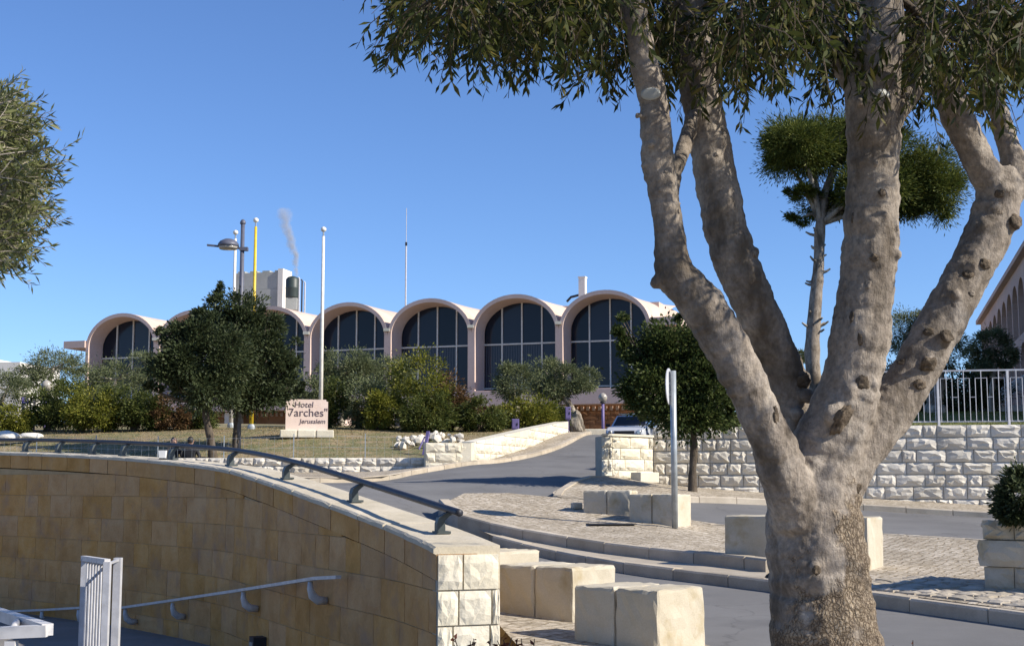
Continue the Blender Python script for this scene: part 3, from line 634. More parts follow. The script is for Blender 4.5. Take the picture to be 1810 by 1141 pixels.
# white handrail on the wall face
hr = thing('wall_handrail', 'off-white wall handrail rising on curved brackets along the brown stone wall', 'handrail', tuple(P(400, 1141, 13.5)))
def wall_pt(px, z, off):   # a point off the wall face at a given picture column
    s_ = min(np.linspace(0, lwp.L, 700), key=lambda s: abs(proj((*(lwp.at(s) + lwp.out(s) * off), z))[0] - px))
    p = lwp.at(s_) + lwp.out(s_) * off; return Vector((p[0], p[1], z)), s_
def wall_px(px, py, off):
    z = -0.8
    for _ in range(6):
        v_, s_ = wall_pt(px, z, off); z = P(px, py, v_.y).z
    return Vector((v_.x, v_.y, z)), s_
hp = [wall_px(px, py, .16)[0] for px, py in ((202, 1075), (300, 1061), (420, 1043), (560, 1021), (597, 1019))]
for i in range(len(hp) - 1): MB().bar(hp[i], hp[i + 1], .05, .028).build('rail', 'rail_white', hr)
hb = [(548, 1023), (430, 1042), (305, 1061), (222, 1072)]
def bracket(px, py, parent):
    v_, s_ = wall_px(px, py, .16); o_ = lwp.out(s_); ou = Vector((o_[0], o_[1], 0))
    pts = [v_ - Vector((0, 0, .02)), v_ - Vector((0, 0, .08)), v_ - Vector((0, 0, .14)) - ou * .02, v_ - Vector((0, 0, .18)) - ou * .07, v_ - Vector((0, 0, .19)) - ou * .15]
    MB().tube(pts, [.022, .03, .04, .04, .035], 8).build('bracket', 'rail_white', parent, smooth=True)
for px, py in hb: bracket(px, py, hr)
hr2 = thing('wall_handrail', 'off-white level handrail left of the metal gate on the stone wall', 'handrail', tuple(P(60, 1141, 19)))
hp2 = [wall_px(px, py, .16)[0] for px, py in ((-60, 1083), (0, 1080), (75, 1077), (142, 1073))]
for i in range(3): MB().bar(hp2[i], hp2[i + 1], .05, .028).build('rail', 'rail_white', hr2)
for px, py in ((75, 1077), (140, 1074)): bracket(px, py, hr2)
# gate
gd = 12.6; ga = P(150, 986, gd); gb = P(190, 992, gd - 1.0)
gt = thing('metal_gate', 'grey white metal gate with upright bars standing open by the wall', 'gate', (ga.x, ga.y, FLOOR_Z))
bot = FLOOR_Z + 0.05
MB().bar((ga.x, ga.y, bot), ga, .05, .05, Vector((0, 1, 0))).build('stile', 'rail_grey', gt)
MB().bar((gb.x, gb.y, bot), gb, .055, .055, Vector((0, 1, 0))).build('stile', 'rail_grey', gt)
MB().bar(ga + (ga - gb) * .06, gb, .05, .045).build('top_rail', 'rail_white', gt)
MB().bar((ga.x, ga.y, bot + .03), (gb.x, gb.y, bot + .03), .04, .04).build('bottom_rail', 'rail_grey', gt)
for i in range(1, 8):
    p = ga.lerp(gb, i / 8); MB().tube([(p.x, p.y, bot + .03), p], .011, 6).build('bar', 'rail_grey', gt)
lk = ga.lerp(gb, .8); MB().box((lk.x, lk.y, -1.75), (.16, .05, .2), math.atan2(gb.y - ga.y, gb.x - ga.x)).build('lock_box', 'rail_grey', gt)
gp_, s_ = wall_px(208, 985, .12)
gp_ = P(209, 985, 12.4)
tp = thing('gate_post', 'tall grey gate post standing against the brown stone wall', 'post', (gp_.x, gp_.y, FLOOR_Z))
MB().box((gp_.x, gp_.y, (gp_.z + FLOOR_Z) / 2), (.065, .065, gp_.z - FLOOR_Z)).build('shaft', 'rail_grey', tp)
MB().bar(gb + Vector((0, 0, -.02)), gp_ + Vector((0, 0, -.02)), .02, .02).build('tie_bar', 'rail_grey', tp)
# near railing end, bottom left corner
nr = thing('stair_railing', 'pale blue-white metal railing end with two rails meeting in a point on one post', 'railing', (P(20, 1120, 6.2).x, 6.2, FLOOR_Z))
tip = P(84, 1112, 6.0)
MB().bar(P(-60, 1066, 7.2), tip, .05, .05).build('rail', 'rail_white', nr)
MB().bar(P(-60, 1120, 6.0), tip + Vector((0, 0, -.004)), .05, .05).build('rail', 'rail_white', nr)
pb = P(21, 1117, 6.0); MB().box((pb.x, pb.y, (pb.z + FLOOR_Z) / 2 - .02), (.045, .045, pb.z - FLOOR_Z - .03)).build('post', 'rail_white', nr)
MB().tube([pb, P(26, 1104, 6.15), P(34, 1096, 6.35)], .016, 8).build('brace', 'rail_white', nr, smooth=True)
# wall lights low on the wall
for px, lab in ((455, 'small dark box lamp with pale lens low on the wall below the handrail end'), (286, 'small dark box lamp low on the wall beside the metal gate')):
    v_, s_ = wall_px(px, 1136, .07); o_ = lwp.out(s_); t_ = lwp.tan(s_); rz = math.atan2(t_[1], t_[0])
    wl = thing('wall_lamp', lab, 'lamp', (v_.x, v_.y, v_.z - .1), rz)
    MB().box((0, 0, .1), (.16, .13, .13)).build('housing', 'dark', wl, True); MB().box((0, -.068, .08), (.12, .01, .07)).build('lens', 'globe', wl, True)

# ================================================================== STONE BLOCKS
def block(name, label, corner, left, right, ztop, zbase, stones, group, cuts=None):
    """row of dressed blocks: corner = front corner, left = end of long side, right = end of short side (2D)"""
    c = np.array(corner); l = np.array(left); r = np.array(right); L = np.linalg.norm(l - c); dirL = (l - c) / L; W = np.linalg.norm(r - c)
    rz = math.atan2(-dirL[1], -dirL[0])
    root = thing(name, label, 'stone block', ((c[0] + l[0]) / 2, (c[1] + l[1]) / 2, zbase), rz, group)
    h = ztop - zbase
    for i in range(stones):
        # local x runs from left to corner, y goes inward
        x0 = -L / 2 + L * i / stones + 0.004; x1 = -L / 2 + L * (i + 1) / stones - 0.004
        bm = bmesh.new(); bmesh.ops.create_cube(bm, size=1.0)
        for v_ in bm.verts: v_.co = Vector(((x0 + x1) / 2 + v_.co.x * (x1 - x0), W / 2 + v_.co.y * W, h / 2 - .03 + v_.co.z * (h + .06)))
        bmesh.ops.bevel(bm, geom=bm.edges[:], offset=0.028, segments=2, affect='EDGES', profile=0.6)
        bmesh.ops.subdivide_edges(bm, edges=[e for e in bm.edges if e.calc_length() > 0.2], cuts=5, use_grid_fill=True)
        rq = random.Random(i + int(abs(c[0]) * 100))
        for v_ in bm.verts: v_.co += Vector((rq.uniform(-1, 1), rq.uniform(-1, 1), rq.uniform(-1, 1))) * .0055
        me = bpy.data.meshes.new('stone'); bm.to_mesh(me); bm.free(); link('stone', me, 'block', root, True)
    return root
def x2(px, d): return XY(px, d)
GRP = 'pale stone blocks lining the pavement edge'
block('stone_block', 'pale stone block pair with brightly lit end, the one farthest from the ramp wall pier', x2(1160, 9.4), x2(1012, 9.9), x2(1250, 9.8), P(1160, 1043, 9.4).z, -1.22, 2, GRP)
block('stone_block', 'pale stone block pair, the middle one of three beside the ramp wall pier', x2(1012, 11.0), x2(879, 11.5), x2(1098, 11.42), P(1012, 1003, 11.0).z, -1.2, 2, GRP)
block('stone_block', 'pale stone block half hidden behind the ramp wall pier', x2(873, 12.7), x2(800, 13.1), x2(962, 13.1), P(880, 975, 12.7).z, -1.15, 2, GRP)
GI = 'pale stone blocks on the traffic island'
def ib(lab, pxc, dc, pxl, dl, pxr, dr, pyt, n):
    c = x2(pxc, dc); return block('stone_block', lab, c, x2(pxl, dl), x2(pxr, dr), P(pxc, pyt, dc).z, float(isl_h(*c)) - .06, n, GI)
ib('pale stone block pair at the tip of the island, left of the sign pole', 1114, 21.2, 1030, 21.5, 1122, 21.6, 866, 2)
ib('pale stone block pair right behind the grey sign pole on the island', 1192, 20.2, 1111, 20.6, 1211, 20.75, 873, 2)
ib('tall pale stone block row behind the big tree trunk on the island', 1532, 15.0, 1278, 15.9, 1551, 15.5, 914, 3)
# square kerb fragment lying by the blocks
fr = MB().box((*x2(1019, 21.9), float(isl_h(*x2(1019, 21.9))) + .05), (.16, .14, .1), .3).build('loose_stone', 'block', bevel=.015); tag(fr, 'small loose cut stone lying beside the island blocks', 'stone')

# ================================================================== PLANTER
pl_d = 13.2; c0 = np.array(x2(1733, pl_d)); c1 = np.array(x2(1905, 12.6)); base = float(isl_h(*c0)) - .03
pl = thing('stone_planter', 'square stone planter of three courses on the island', 'planter', (c0[0], c0[1], base))
ptop = P(1733, 918, pl_d).z; dv = (c1 - c0) / np.linalg.norm(c1 - c0); nv = np.array([-dv[1], dv[0]])
v_bul = stone_variants('planter_block', 6, 0.22, 0.02, 41)
hh = (ptop - base) / 2.75
def plcourse(z0, z1, out, seed):
    for a, b in ((c0 + nv * .95, c0), (c0, c1)):
        t_ = (b - a) / np.linalg.norm(b - a); o_ = np.array([t_[1], -t_[0]])
        pth = Path([tuple(a + o_ * out), tuple(b + o_ * out + t_ * out * (1 if b is c0 else 0))]); r2 = random.Random(seed); s = 0
        while s < pth.L - .02:
            l = min(r2.uniform(.27, .42), pth.L - s)
            if pth.L - s - l < .12: l = pth.L - s
            m_ = pth.at(s + l / 2) - o_ * .1; o = bpy.data.objects.new('stone', r2.choice(v_bul)); COL.objects.link(o)
            if not o.data.materials: o.data.materials.append(M['block'])
            o.location = (m_[0], m_[1], (z0 + z1) / 2); o.rotation_euler = (0, 0, math.atan2(t_[1], t_[0])); o.scale = (l - .008, .2, z1 - z0 - .008)
            o.parent = pl; o.matrix_parent_inverse = parent_matrix(pl).inverted(); s += l
plcourse(base, base + hh, 0.0, 1); plcourse(base + hh, base + 2 * hh, 0.03, 2); plcourse(base + 2 * hh, ptop, 0.0, 3)
q4 = [c0 + dv * .03 + nv * .03, c1 + nv * .03, c1 + nv * .9, c0 + dv * .03 + nv * .9]
vs = [(*p, z) for z in (base, ptop - .05) for p in q4]
link('soil_fill', pymesh('soil_fill', vs, [(0, 3, 2, 1), (4, 5, 6, 7), (0, 1, 5, 4), (1, 2, 6, 5), (2, 3, 7, 6), (3, 0, 4, 7)]), 'soil', pl)
bs = thing('planter_shrub', 'dark green shrub growing in the square stone planter', 'shrub', tuple(P(1812, 915, 13.0)))
crown(bs, [px_blob(1815, 880, 12.95, 42, 48), px_blob(1795, 905, 12.9, 28, 16)], 9000, 60, .05, .4, 'leaf_oak', 77)
MB().tube([P(1812, 925, 13), P(1815, 900, 13), P(1818, 870, 13)], [.03, .02, .01], 6).build('stem', 'bark_dark', bs)

# ================================================================== RIGHT RETAINING WALL
wt = 1.2
rwp = Path([XY(1155, 29.0), XY(1330, 28.55), XY(1560, 28.0), XY(1810, 27.45), XY(2060, 27.0)])
WR = thing('retaining_wall', 'long retaining wall of white rock-faced stone blocks under the upper lawn', 'wall', (rwp.at(0)[0], rwp.at(0)[1], -.1))
v_rock = stone_variants('rock_face_block', 14, 0.23, 0.04, 51, 5, 4)
masonry(WR, rwp, lambda q: g(*rwp.at(q)) + .06, lambda q: wt, 0.247, (0.26, 0.62), 0.2, v_rock, 'limestone', 'mortar', 52, 0.6, 0.016)
# wall end by the drive: lit return and pier
e2 = Path([XY(1083, 28.15), XY(1155, 28.96)])
DW = thing('drive_wall', 'low cream stone wall end beside the drive, sunlit, with a squared corner pier', 'wall', (*e2.at(0), .1))
v_rock2 = stone_variants('rock_block', 10, 0.22, 0.05, 61)
masonry(DW, e2, lambda q: g(*e2.at(q)) + .05, lambda q: .985, 0.235, (0.3, 0.6), .2, v_rock2, 'cream_stone', 'mortar', 62, .5, .014)
e3 = Path([XY(1064, 28.05), XY(1083, 28.13)])
masonry(DW, e3, lambda q: g(*e3.at(q)) + .03, lambda q: .985, 0.235, (0.25, 0.45), .2, v_rock2, 'cream_stone', 'mortar', 63, .3, .014)
cap_a, cap_b, cap_c, cap_d = [np.array(p) for p in (XY(1063, 28.03), XY(1083, 28.1), XY(1157, 28.93), XY(1090, 29.6))]
vs = [(*p, z) for z in (.986, 1.03) for p in (cap_a, cap_b, cap_c, cap_d)]
link('cap_slab', pymesh('cap_slab', vs, [(0, 3, 2, 1), (4, 5, 6, 7), (0, 1, 5, 4), (1, 2, 6, 5), (2, 3, 7, 6), (3, 0, 4, 7)]), 'cream_stone', DW)
st = MB(); m_ = (np.array(XY(1140, 28.3))); st.box((m_[0], m_[1], g(*m_) + .2), (.55, .3, .22), .7).build('step_stone', 'cream_stone', DW, bevel=.02)
# white railing on the retaining wall
fe = thing('wall_railing', 'white painted metal railing with stepped rectangle pattern on top of the retaining wall', 'railing', tuple(P(1700, 752, 28.2)))
fpath = Path([tuple(rwp.at(q) - rwp.out(q) * .35) for q in np.linspace(4.5, rwp.L, 12)])
fz0, fz1 = 1.28, 2.33
def fpt(s, z): p = fpath.at(s); return Vector((p[0], p[1], z))
MB().bar(fpt(0, fz1), fpt(fpath.L, fz1), .045, .035).build('top_rail', 'rail_grey', fe)
MB().bar(fpt(0, fz0), fpt(fpath.L, fz0), .03, .03).build('bottom_rail', 'rail_grey', fe)
s = 0.0
while s < fpath.L - .3:
    MB().bar(fpt(s, 1.1), fpt(s, fz1 - .018), .045, .045, Vector((0, 1, 0))).build('post', 'rail_grey', fe)
    for k in range(1, 5):
        c_ = s + 1.38 * (k - .5) / 4
        if c_ > fpath.L - .2: break
        MB().bar(fpt(c_, fz0), fpt(c_, fz1), .014, .014, Vector((0, 1, 0))).build('bar', 'rail_grey', fe)
        mb = MB(); a_, b_ = c_ - .115, c_ + .115; zl, zh, zm = fz0 + .0, fz1 - .16, fz0 + .5
        mb.bar(fpt(a_, zl), fpt(a_, zh), .012, .012, Vector((0, 1, 0))); mb.bar(fpt(b_, zl), fpt(b_, zh), .012, .012, Vector((0, 1, 0))); mb.bar(fpt(a_, zh), fpt(b_, zh), .012, .012)
        mb.bar(fpt(b_, zm), fpt(b_ + .115, zm), .012, .012)
        mb.build('rectangle_panel', 'rail_grey', fe)
    s += 1.38
# ================================================================== SIGN POLE
sp = P(1193, 921, 20.0); zb = float(isl_h(sp.x, 20.0)); top = P(1191, 655, 20.0)
sg = thing('road_sign', 'round road sign seen edge-on atop a grey galvanised pole', 'sign', (sp.x, 20.0, zb))
MB().tube([(sp.x, 20, zb), (sp.x, 20, top.z)], .046, 14).build('pole', 'galv', sg, smooth=True)
dm = Matrix.Rotation(R(-76), 4, 'Z')
me = MB(); cc = Vector((sp.x - .02, 20.055, top.z - .24)); n = 28; nrm_ = Vector((-.955, .29, 0)); sdv = Vector((.29, .955, 0))
cc = Vector((sp.x, 20, top.z - .23)) + nrm_ * .06
vs = [cc + (sdv * math.cos(a) + Vector((0, 0, 1)) * math.sin(a)) * .27 + nrm_ * o for o in (-.006, .006) for a in [2 * math.pi * i / n for i in range(n)]]
me.add(vs, [tuple(range(n))[::-1], tuple(range(n, 2 * n))] + [(i, (i + 1) % n, (i + 1) % n + n, i + n) for i in range(n)]); me.build('disc', 'rail_grey', sg)
MB().box(cc - nrm_ * .03 + Vector((0, 0, .05)), (.07, .05, .03), math.atan2(nrm_.y, nrm_.x)).build('clamp', 'galv', sg)
MB().box(cc - nrm_ * .03 + Vector((0, 0, -.12)), (.07, .05, .03), math.atan2(nrm_.y, nrm_.x)).build('clamp', 'galv', sg)
# a drain grating on the island
dp = x2(1078, 20.2); MB().box((*dp, float(isl_h(*dp)) + .006), (.7, .5, .012), .1).build('drain_cover', 'dark', io)

# ================================================================== GARDEN WALLS
gw = Path([XY(250, 37.6), XY(430, 37.1), XY(600, 36.8), XY(752, 36.75)])
GW = thing('garden_wall', 'low white stone wall of two courses at the foot of the dry lawn', 'wall', (*gw.at(0), .4))
v_rock3 = stone_variants('garden_block', 10, 0.3, 0.05, 71)
def gw_top(q): return float(np.interp(q, [0, gw.L], [P(430, 808, 37.1).z, P(752, 808, 36.75).z]))
masonry(GW, gw, lambda q: g(*gw.at(q)) + .05, gw_top, 0.24, (0.3, 0.55), .2, v_rock3, 'limestone', 'mortar', 72, .4, .014)
dw = Path([XY(752, 36.1), XY(835, 36.3), XY(940, 40.9), XY(1005, 46.4)])
dz = [P(752, 782, 36.6).z, P(835, 781, 36.1).z, P(940, 757, 40.9).z, P(1005, 744, 46.4).z]
DL = thing('drive_side_wall', 'cream stone wall climbing along the drive beside the garden', 'wall', (*dw.at(0), .5))
masonry(DL, dw, lambda q: g(*dw.at(q)) + .04, lambda q: float(np.interp(q, dw.s, dz)), 0.26, (0.4, 0.8), .2, v_rock2, 'cream_stone', 'cream_stone', 73, .45, .014)
# rocks
rp_ = random.Random(9)
rk_meshes = []
for k in range(6):
    bm = bmesh.new(); bmesh.ops.create_icosphere(bm, subdivisions=1, radius=1)
    for v_ in bm.verts: v_.co *= rp_.uniform(.6, 1.15)
    me = bpy.data.meshes.new('rock'); bm.to_mesh(me); bm.free(); me.materials.append(M['limestone']); rk_meshes.append(me)
for k in range(46):
    px = rp_.uniform(700, 815); d = rp_.uniform(39.2, 41.2); x, y = XY(px, d); hgt = max(0, 1 - abs(px - 765) / 55) * .25 * rp_.random()
    o = bpy.data.objects.new('rock', rp_.choice(rk_meshes)); COL.objects.link(o); s = rp_.uniform(.07, .19)
    o.location = (x, y, LAWN(x, y) + s * .4 + hgt); o.scale = (s * rp_.uniform(.8, 1.4), s, s * rp_.uniform(.6, 1)); o.rotation_euler = (rp_.random(), rp_.random(), rp_.random() * 6)
    tag(o, 'pale rough rock in the heap at the corner of the dry lawn', 'rock', 'rocks heaped on the lawn corner')
# thin wire fence across the lawn front
wf = thing('wire_fence', 'thin grey wire mesh fence along the front of the dry lawn', 'fence', (*XY(600, 37.6), .7))
wp = Path([XY(-40, 40.0), XY(250, 38.3), XY(430, 37.6), XY(600, 37.3), XY(738, 37.1)])
mb = MB(); nW = int(wp.L / .22)
for i in range(nW):
    p = wp.at(i * .22); z = LAWN(*p); mb.bar((p[0], p[1], z - .05), (p[0], p[1], z + .62), .004, .004, Vector((0, 1, 0)))
tag(mb.build('wires', 'galv', wf), kind='stuff')
for hz in (.3, .6):
    mb = MB()
    for i in range(int(wp.L / .8)):
        a, b = wp.at(i * .8), wp.at(i * .8 + .8); mb.bar((a[0], a[1], LAWN(*a) + hz), (b[0], b[1], LAWN(*b) + hz), .005, .005)
    mb.build('wire_strand', 'rail_grey', wf)
for i in range(0, int(wp.L / 2.0) + 1):
    p = wp.at(min(wp.L, i * 2.0)); MB().bar((p[0], p[1], LAWN(*p) - .1), (p[0], p[1], LAWN(*p) + .68), .025, .025, Vector((0, 1, 0))).build('fence_post', 'galv', wf)
# ================================================================== HOTEL WITH SEVEN ARCHES
A7 = np.array([XY(1070, 70)[0], 70.0]); A1 = np.array([XY(205, 79.7)[0], 79.7]); AC = (A1 + A7) / 2
BAY = float(np.linalg.norm(A7 - A1)) / 6; HRZ = math.atan2(A7[1] - A1[1], A7[0] - A1[0])
hotel = thing('hotel', 'pink concrete hotel with seven round vaulted arches of dark glass', 'building', (AC[0], AC[1], 2.6), HRZ)
ZB = 2.6
def hb_(mb, name, m, parent=hotel, **k): return mb.build(name, m, parent, True, **k)
SPR, CRO, SILL, SLAB = 8.05 - ZB, 10.03 - ZB, 4.92 - ZB, 4.27 - ZB
HW = BAY / 2
def arch(hw, spr, crown_, n=28):
    return [(hw * math.cos(math.pi * (1 - i / n)), spr + (crown_ - spr) * math.sin(math.pi * i / n)) for i in range(n + 1)]
bays = [(i - 3) * BAY for i in range(7)]
for bi, bx in enumerate(bays):
    outer = [(-HW, SLAB), (-HW, SPR - .55)] + arch(HW, SPR, CRO) + [(HW, SPR - .55), (HW, SLAB)]
    inner = [(-HW + .2, SLAB), (-HW + .2, SPR - .55)] + arch(HW - .2, SPR + .02, CRO - .21) + [(HW - .2, SPR - .55), (HW - .2, SLAB)]
    glass = [(-HW + .30, SLAB), (-HW + .30, SPR - .55)] + arch(HW - .30, SPR + .04, CRO - .31) + [(HW - .30, SPR - .55), (HW - .30, SLAB)]
    n = len(outer); vs = [(bx + x, 0, z) for x, z in outer] + [(bx + x, 0, z) for x, z in inner] + [(bx + x, 1.25, z) for x, z in glass]
    fs = [(i, i + 1, n + i + 1, n + i) for i in range(n - 1)] + [(n + i, n + i + 1, 2 * n + i + 1, 2 * n + i) for i in range(n - 1)]
    link('arch_rim', pymesh('arch_rim', vs, fs), 'pink', hotel, True)
    # vault shell running back and rising to a level ridge
    nt_ = 10; vs = []; prof = arch(HW, SPR, CRO, 24)
    for j in range(nt_ + 1):
        t_ = j / nt_; s_ = t_ * t_ * (3 - 2 * t_)
        for x, z in prof: vs.append((bx + x, t_ * 7.0 + .003, z + (CRO - .06 - z) * s_ * .96 + .004))
    k = len(prof); fs = [(j * k + i, j * k + i + 1, (j + 1) * k + i + 1, (j + 1) * k + i) for j in range(nt_) for i in range(k - 1)]
    link('vault_roof', pymesh('vault_roof', vs, fs, True), 'pinkroof', hotel, True)
    # window: panes between mullions
    win = empty('window'); win.parent = hotel
    gw_, gz = HW - .31, lambda x: (SPR + .04) + (CRO - .31 - SPR - .04) * math.sqrt(max(0, 1 - (x / (HW - .30)) ** 2))
    TR = 7.5 - ZB; LT = 5.12 - ZB
    cols = [-gw_, -.5 * gw_ - .06, 0.0, .5 * gw_ + .06, gw_]
    for ci in range(4):
        xa, xb = cols[ci] + .03, cols[ci + 1] - .03
        up_ = [(xa, TR + .04)] + [(xb, TR + .04)] + [(xb + (xa - xb) * i / 8, gz(xb + (xa - xb) * i / 8)) for i in range(9)]
        up_ = [p for i, p in enumerate(up_) if i < 2 or p[1] > TR + .05]
        link('pane', pymesh('pane', [(bx + x, 1.27, z) for x, z in up_], [tuple(range(len(up_)))]), 'glass', win, True)
        cur = (bi, ci) in {(4, 0), (4, 1), (4, 2), (5, 0), (5, 1), (5, 2), (3, 1), (3, 2), (2, 3), (0, 0)}
        for z0, z1 in ((LT + .04, TR - .04), (SILL + .03, LT - .04)):
            me = pymesh('pane', [(bx + xa, 1.27, z0), (bx + xb, 1.27, z0), (bx + xb, 1.27, z1), (bx + xa, 1.27, z1)], [(0, 1, 2, 3)])
            link('pane', me, 'curtain' if cur else 'glass', win, True)
    for x in cols[1:4]: hb_(MB().box((bx + x, 1.24, (SILL + gz(x)) / 2), (.075, .1, gz(x) - SILL)), 'mullion', 'cream_paint', win)
    hb_(MB().box((bx, 1.235, TR), (2 * gw_, .1, .08)), 'transom', 'cream_paint', win)
    hb_(MB().box((bx, 1.235, LT), (2 * gw_, .1, .06)), 'transom', 'cream_paint', win)
    hb_(MB().box((bx, .62, SILL - .05), (BAY - .42, 1.3, .12)), 'sill', 'pink')
# small spotlights in the valleys
for i in range(6): hb_(MB().box((bays[i] + HW, -.12, SPR + .33), (.32, .3, .16), .3), 'valley_spout', 'concrete')
# back mass, slab, end canopies, base
hb_(MB().box((0, 9.3, (CRO - .3) / 2), (7 * BAY - .6, 12, CRO - .3)), 'rear_block', 'pinkroof')
hb_(MB().box((0, .55, (SILL + SLAB) / 2 - .1), (7 * BAY + .4, 1.3, SILL - SLAB + .12)), 'floor_slab', 'pink')
for sgn in (-1, 1):
    hb_(MB().box((sgn * (3.5 * BAY + .75), 1.6, SPR + .22), (1.5, 3.4, .42)), 'end_canopy', 'pink')
    hb_(MB().box((sgn * (3.5 * BAY + .45), 2.8, (SPR) / 2), (.7, 2.2, SPR)), 'end_wall', 'pink')
base_w = hb_(MB().box((0, 1.9, SLAB / 2), (7 * BAY, .5, SLAB - .02)), 'base_wall', 'brown_stone')
mb = MB(); x = -3.5 * BAY + .2
while x < 3.5 * BAY: mb.box((x, 1.62, SLAB - .30), (.16, .08, .22)); x += .32
tag(hb_(mb, 'dentil_band', 'pinkroof'), kind='stuff')
for bx in bays + [bays[-1] + BAY]: hb_(MB().box((bx - HW, .6, SLAB / 2 - .1), (.7, .9, SLAB - .24)), 'pier', 'limestone')
# brown facing stones of the base, in the two bays that can be seen
rr = random.Random(3); bsv = stone_variants('facing_stone', 5, .12, .05, 8, 2, 2)
for v_ in bsv: v_.materials.append(M['brown_stone'])
for row in range(5):
    x = bays[5] - HW + .1 + rr.uniform(-.3, 0)
    while x < bays[6] + HW:
        l = rr.uniform(.4, .8); o = bpy.data.objects.new('facing_stone', rr.choice(bsv)); COL.objects.link(o); o.parent = base_w
        o.location = (x + l / 2, 1.62, .14 + row * .24); o.scale = (l - .02, .08, .225); x += l
# roof things: concrete box, tank, chimney, antenna
def hl(px, py, d):
    p = P(px, py, d); mt = Matrix.Translation(hotel.location) @ Matrix.Rotation(HRZ, 4, 'Z'); return mt.inverted() @ p
ph = thing('rooftop_plant_room', 'grey concrete plant room standing on the hotel roof', 'plant room', tuple(P(455, 560, 86)), HRZ + .1)
x0 = P(412, 545, 86); x1 = P(503, 545, 86); wpx = (x1 - x0).length; hgt = P(455, 481, 86).z - P(455, 560, 86).z
MB().box((0, .7, hgt * .31), (wpx, 1.4, hgt * .62)).build('lower_wall', 'concrete', ph, True); MB().box((.03, .73, hgt * .81), (wpx + .06, 1.4, hgt * .37)).build('upper_wall', 'concrete', ph, True)
MB().box((wpx / 2 - .1, .66, hgt * .53), (.34, 1.46, hgt * 1.06)).build('end_fin', 'whitewall', ph, True)
for k in range(4): MB().box((-wpx / 2 + .4 + k * .85, .4, hgt + .05), (.5, .5, .12)).build('vent_cap', 'concrete', ph, True)
tk = thing('water_tank', 'dark round water tank with pipes on the hotel roof', 'tank', tuple(P(516, 548, 84)))
th = P(514, 488, 84).z - P(514, 548, 84).z; tr_ = 12 * 84 / F
MB().lathe((0, 0, th * .35), [(tr_ * .95, 0), (tr_, .1), (tr_, th * .28), (tr_ * 1.04, th * .3), (tr_, th * .32), (tr_, th * .55), (tr_ * .7, th * .62), (.1, th * .65)], 18).build('drum', 'tank', tk, True, smooth=True)
MB().box((0, 0, th * .17), (tr_ * 1.7, tr_ * 1.7, th * .35)).build('stand', 'concrete', tk, True)
for k in range(3): MB().tube([(tr_ * 1.05 + k * .18, -.1, -.3), (tr_ * 1.05 + k * .18, -.1, th * (.92 - .06 * k)), (tr_ * .9 + k * .18, -.1, th * (.96 - .06 * k))], .05, 6).build('pipe', 'rail_grey' if k != 1 else 'dark', tk, True)
p = P(1030, 530, 77); chh = P(1030, 491, 77).z - p.z
ch = thing('chimney', 'white square chimney on the roof between the last two arches', 'chimney', (p.x, p.y, p.z - .6), HRZ)
MB().box((0, 0, (chh + .6) / 2), (.38, .38, chh + .6)).build('shaft', 'whitewall', ch, True); MB().box((0, 0, chh + .62), (.44, .44, .08)).build('cap', 'whitewall', ch, True)
MB().tube([(-.95, 0, .55), (-.7, 0, .8), (-.2, 0, .9)], .07, 6).build('bracket', 'dark', ch, True)
p0, p1 = P(717, 535, 80), P(716, 368, 80)
an = thing('antenna_mast', 'thin tall radio mast rising from the hotel roof', 'antenna', (p0.x, p0.y, p0.z - .3))
hA = p1.z - p0.z + .3; MB().tube([(0, 0, 0), (0, 0, hA * .62)], .05, 6).build('mast', 'rail_grey', an, True); MB().tube([(0, 0, hA * .62), (0, 0, hA)], .02, 6).build('whip', 'rail_grey', an, True); MB().box((0, 0, hA * .64), (.12, .12, .2)).build('coupler', 'dark', an, True)
# entrance canopy with lettering
ep0, ep1 = XY(505, 66), XY(603, 64.6); ez = P(600, 688, 65).z
en = thing('entrance_portal', 'low pink entrance portal with dark lettering along its rounded top', 'portal', ((ep0[0] + ep1[0]) / 2, (ep0[1] + ep1[1]) / 2, 2.5), math.atan2(ep1[1] - ep0[1], ep1[0] - ep0[0]))
ew = np.hypot(ep1[0] - ep0[0], ep1[1] - ep0[1]); eh = ez - 2.5
ou = [(-ew / 2, 0), (-ew / 2, eh * .72), (-ew / 2 + .25, eh * .9), (-.6, eh), (.6, eh), (ew / 2 - .25, eh * .9), (ew / 2, eh * .72), (ew / 2, 0)]
inn = [(-ew / 2 + .3, 0), (-ew / 2 + .3, eh * .6), (-ew / 2 + .5, eh * .74), (-.6, eh * .8), (.6, eh * .8), (ew / 2 - .5, eh * .74), (ew / 2 - .3, eh * .6), (ew / 2 - .3, 0)]
n = 8; vs = [(x, y, z) for y in (0, .8) for L_ in (ou, inn) for x, z in L_]
fs = [(i, i + 1, n + i + 1, n + i) for i in range(n - 1)] + [(2 * n + i, 3 * n + i, 3 * n + i + 1, 2 * n + i + 1) for i in range(n - 1)] + [(i, 2 * n + i, 2 * n + i + 1, i + 1) for i in range(n - 1)] + [(n + i, n + i + 1, 3 * n + i + 1, 3 * n + i) for i in range(n - 1)]
link('frame', pymesh('frame', vs, fs), 'pink', en, True); MB().box((0, .5, eh * .38), (ew - .6, .1, eh * .74)).build('back_panel', 'brown_stone', en, True)
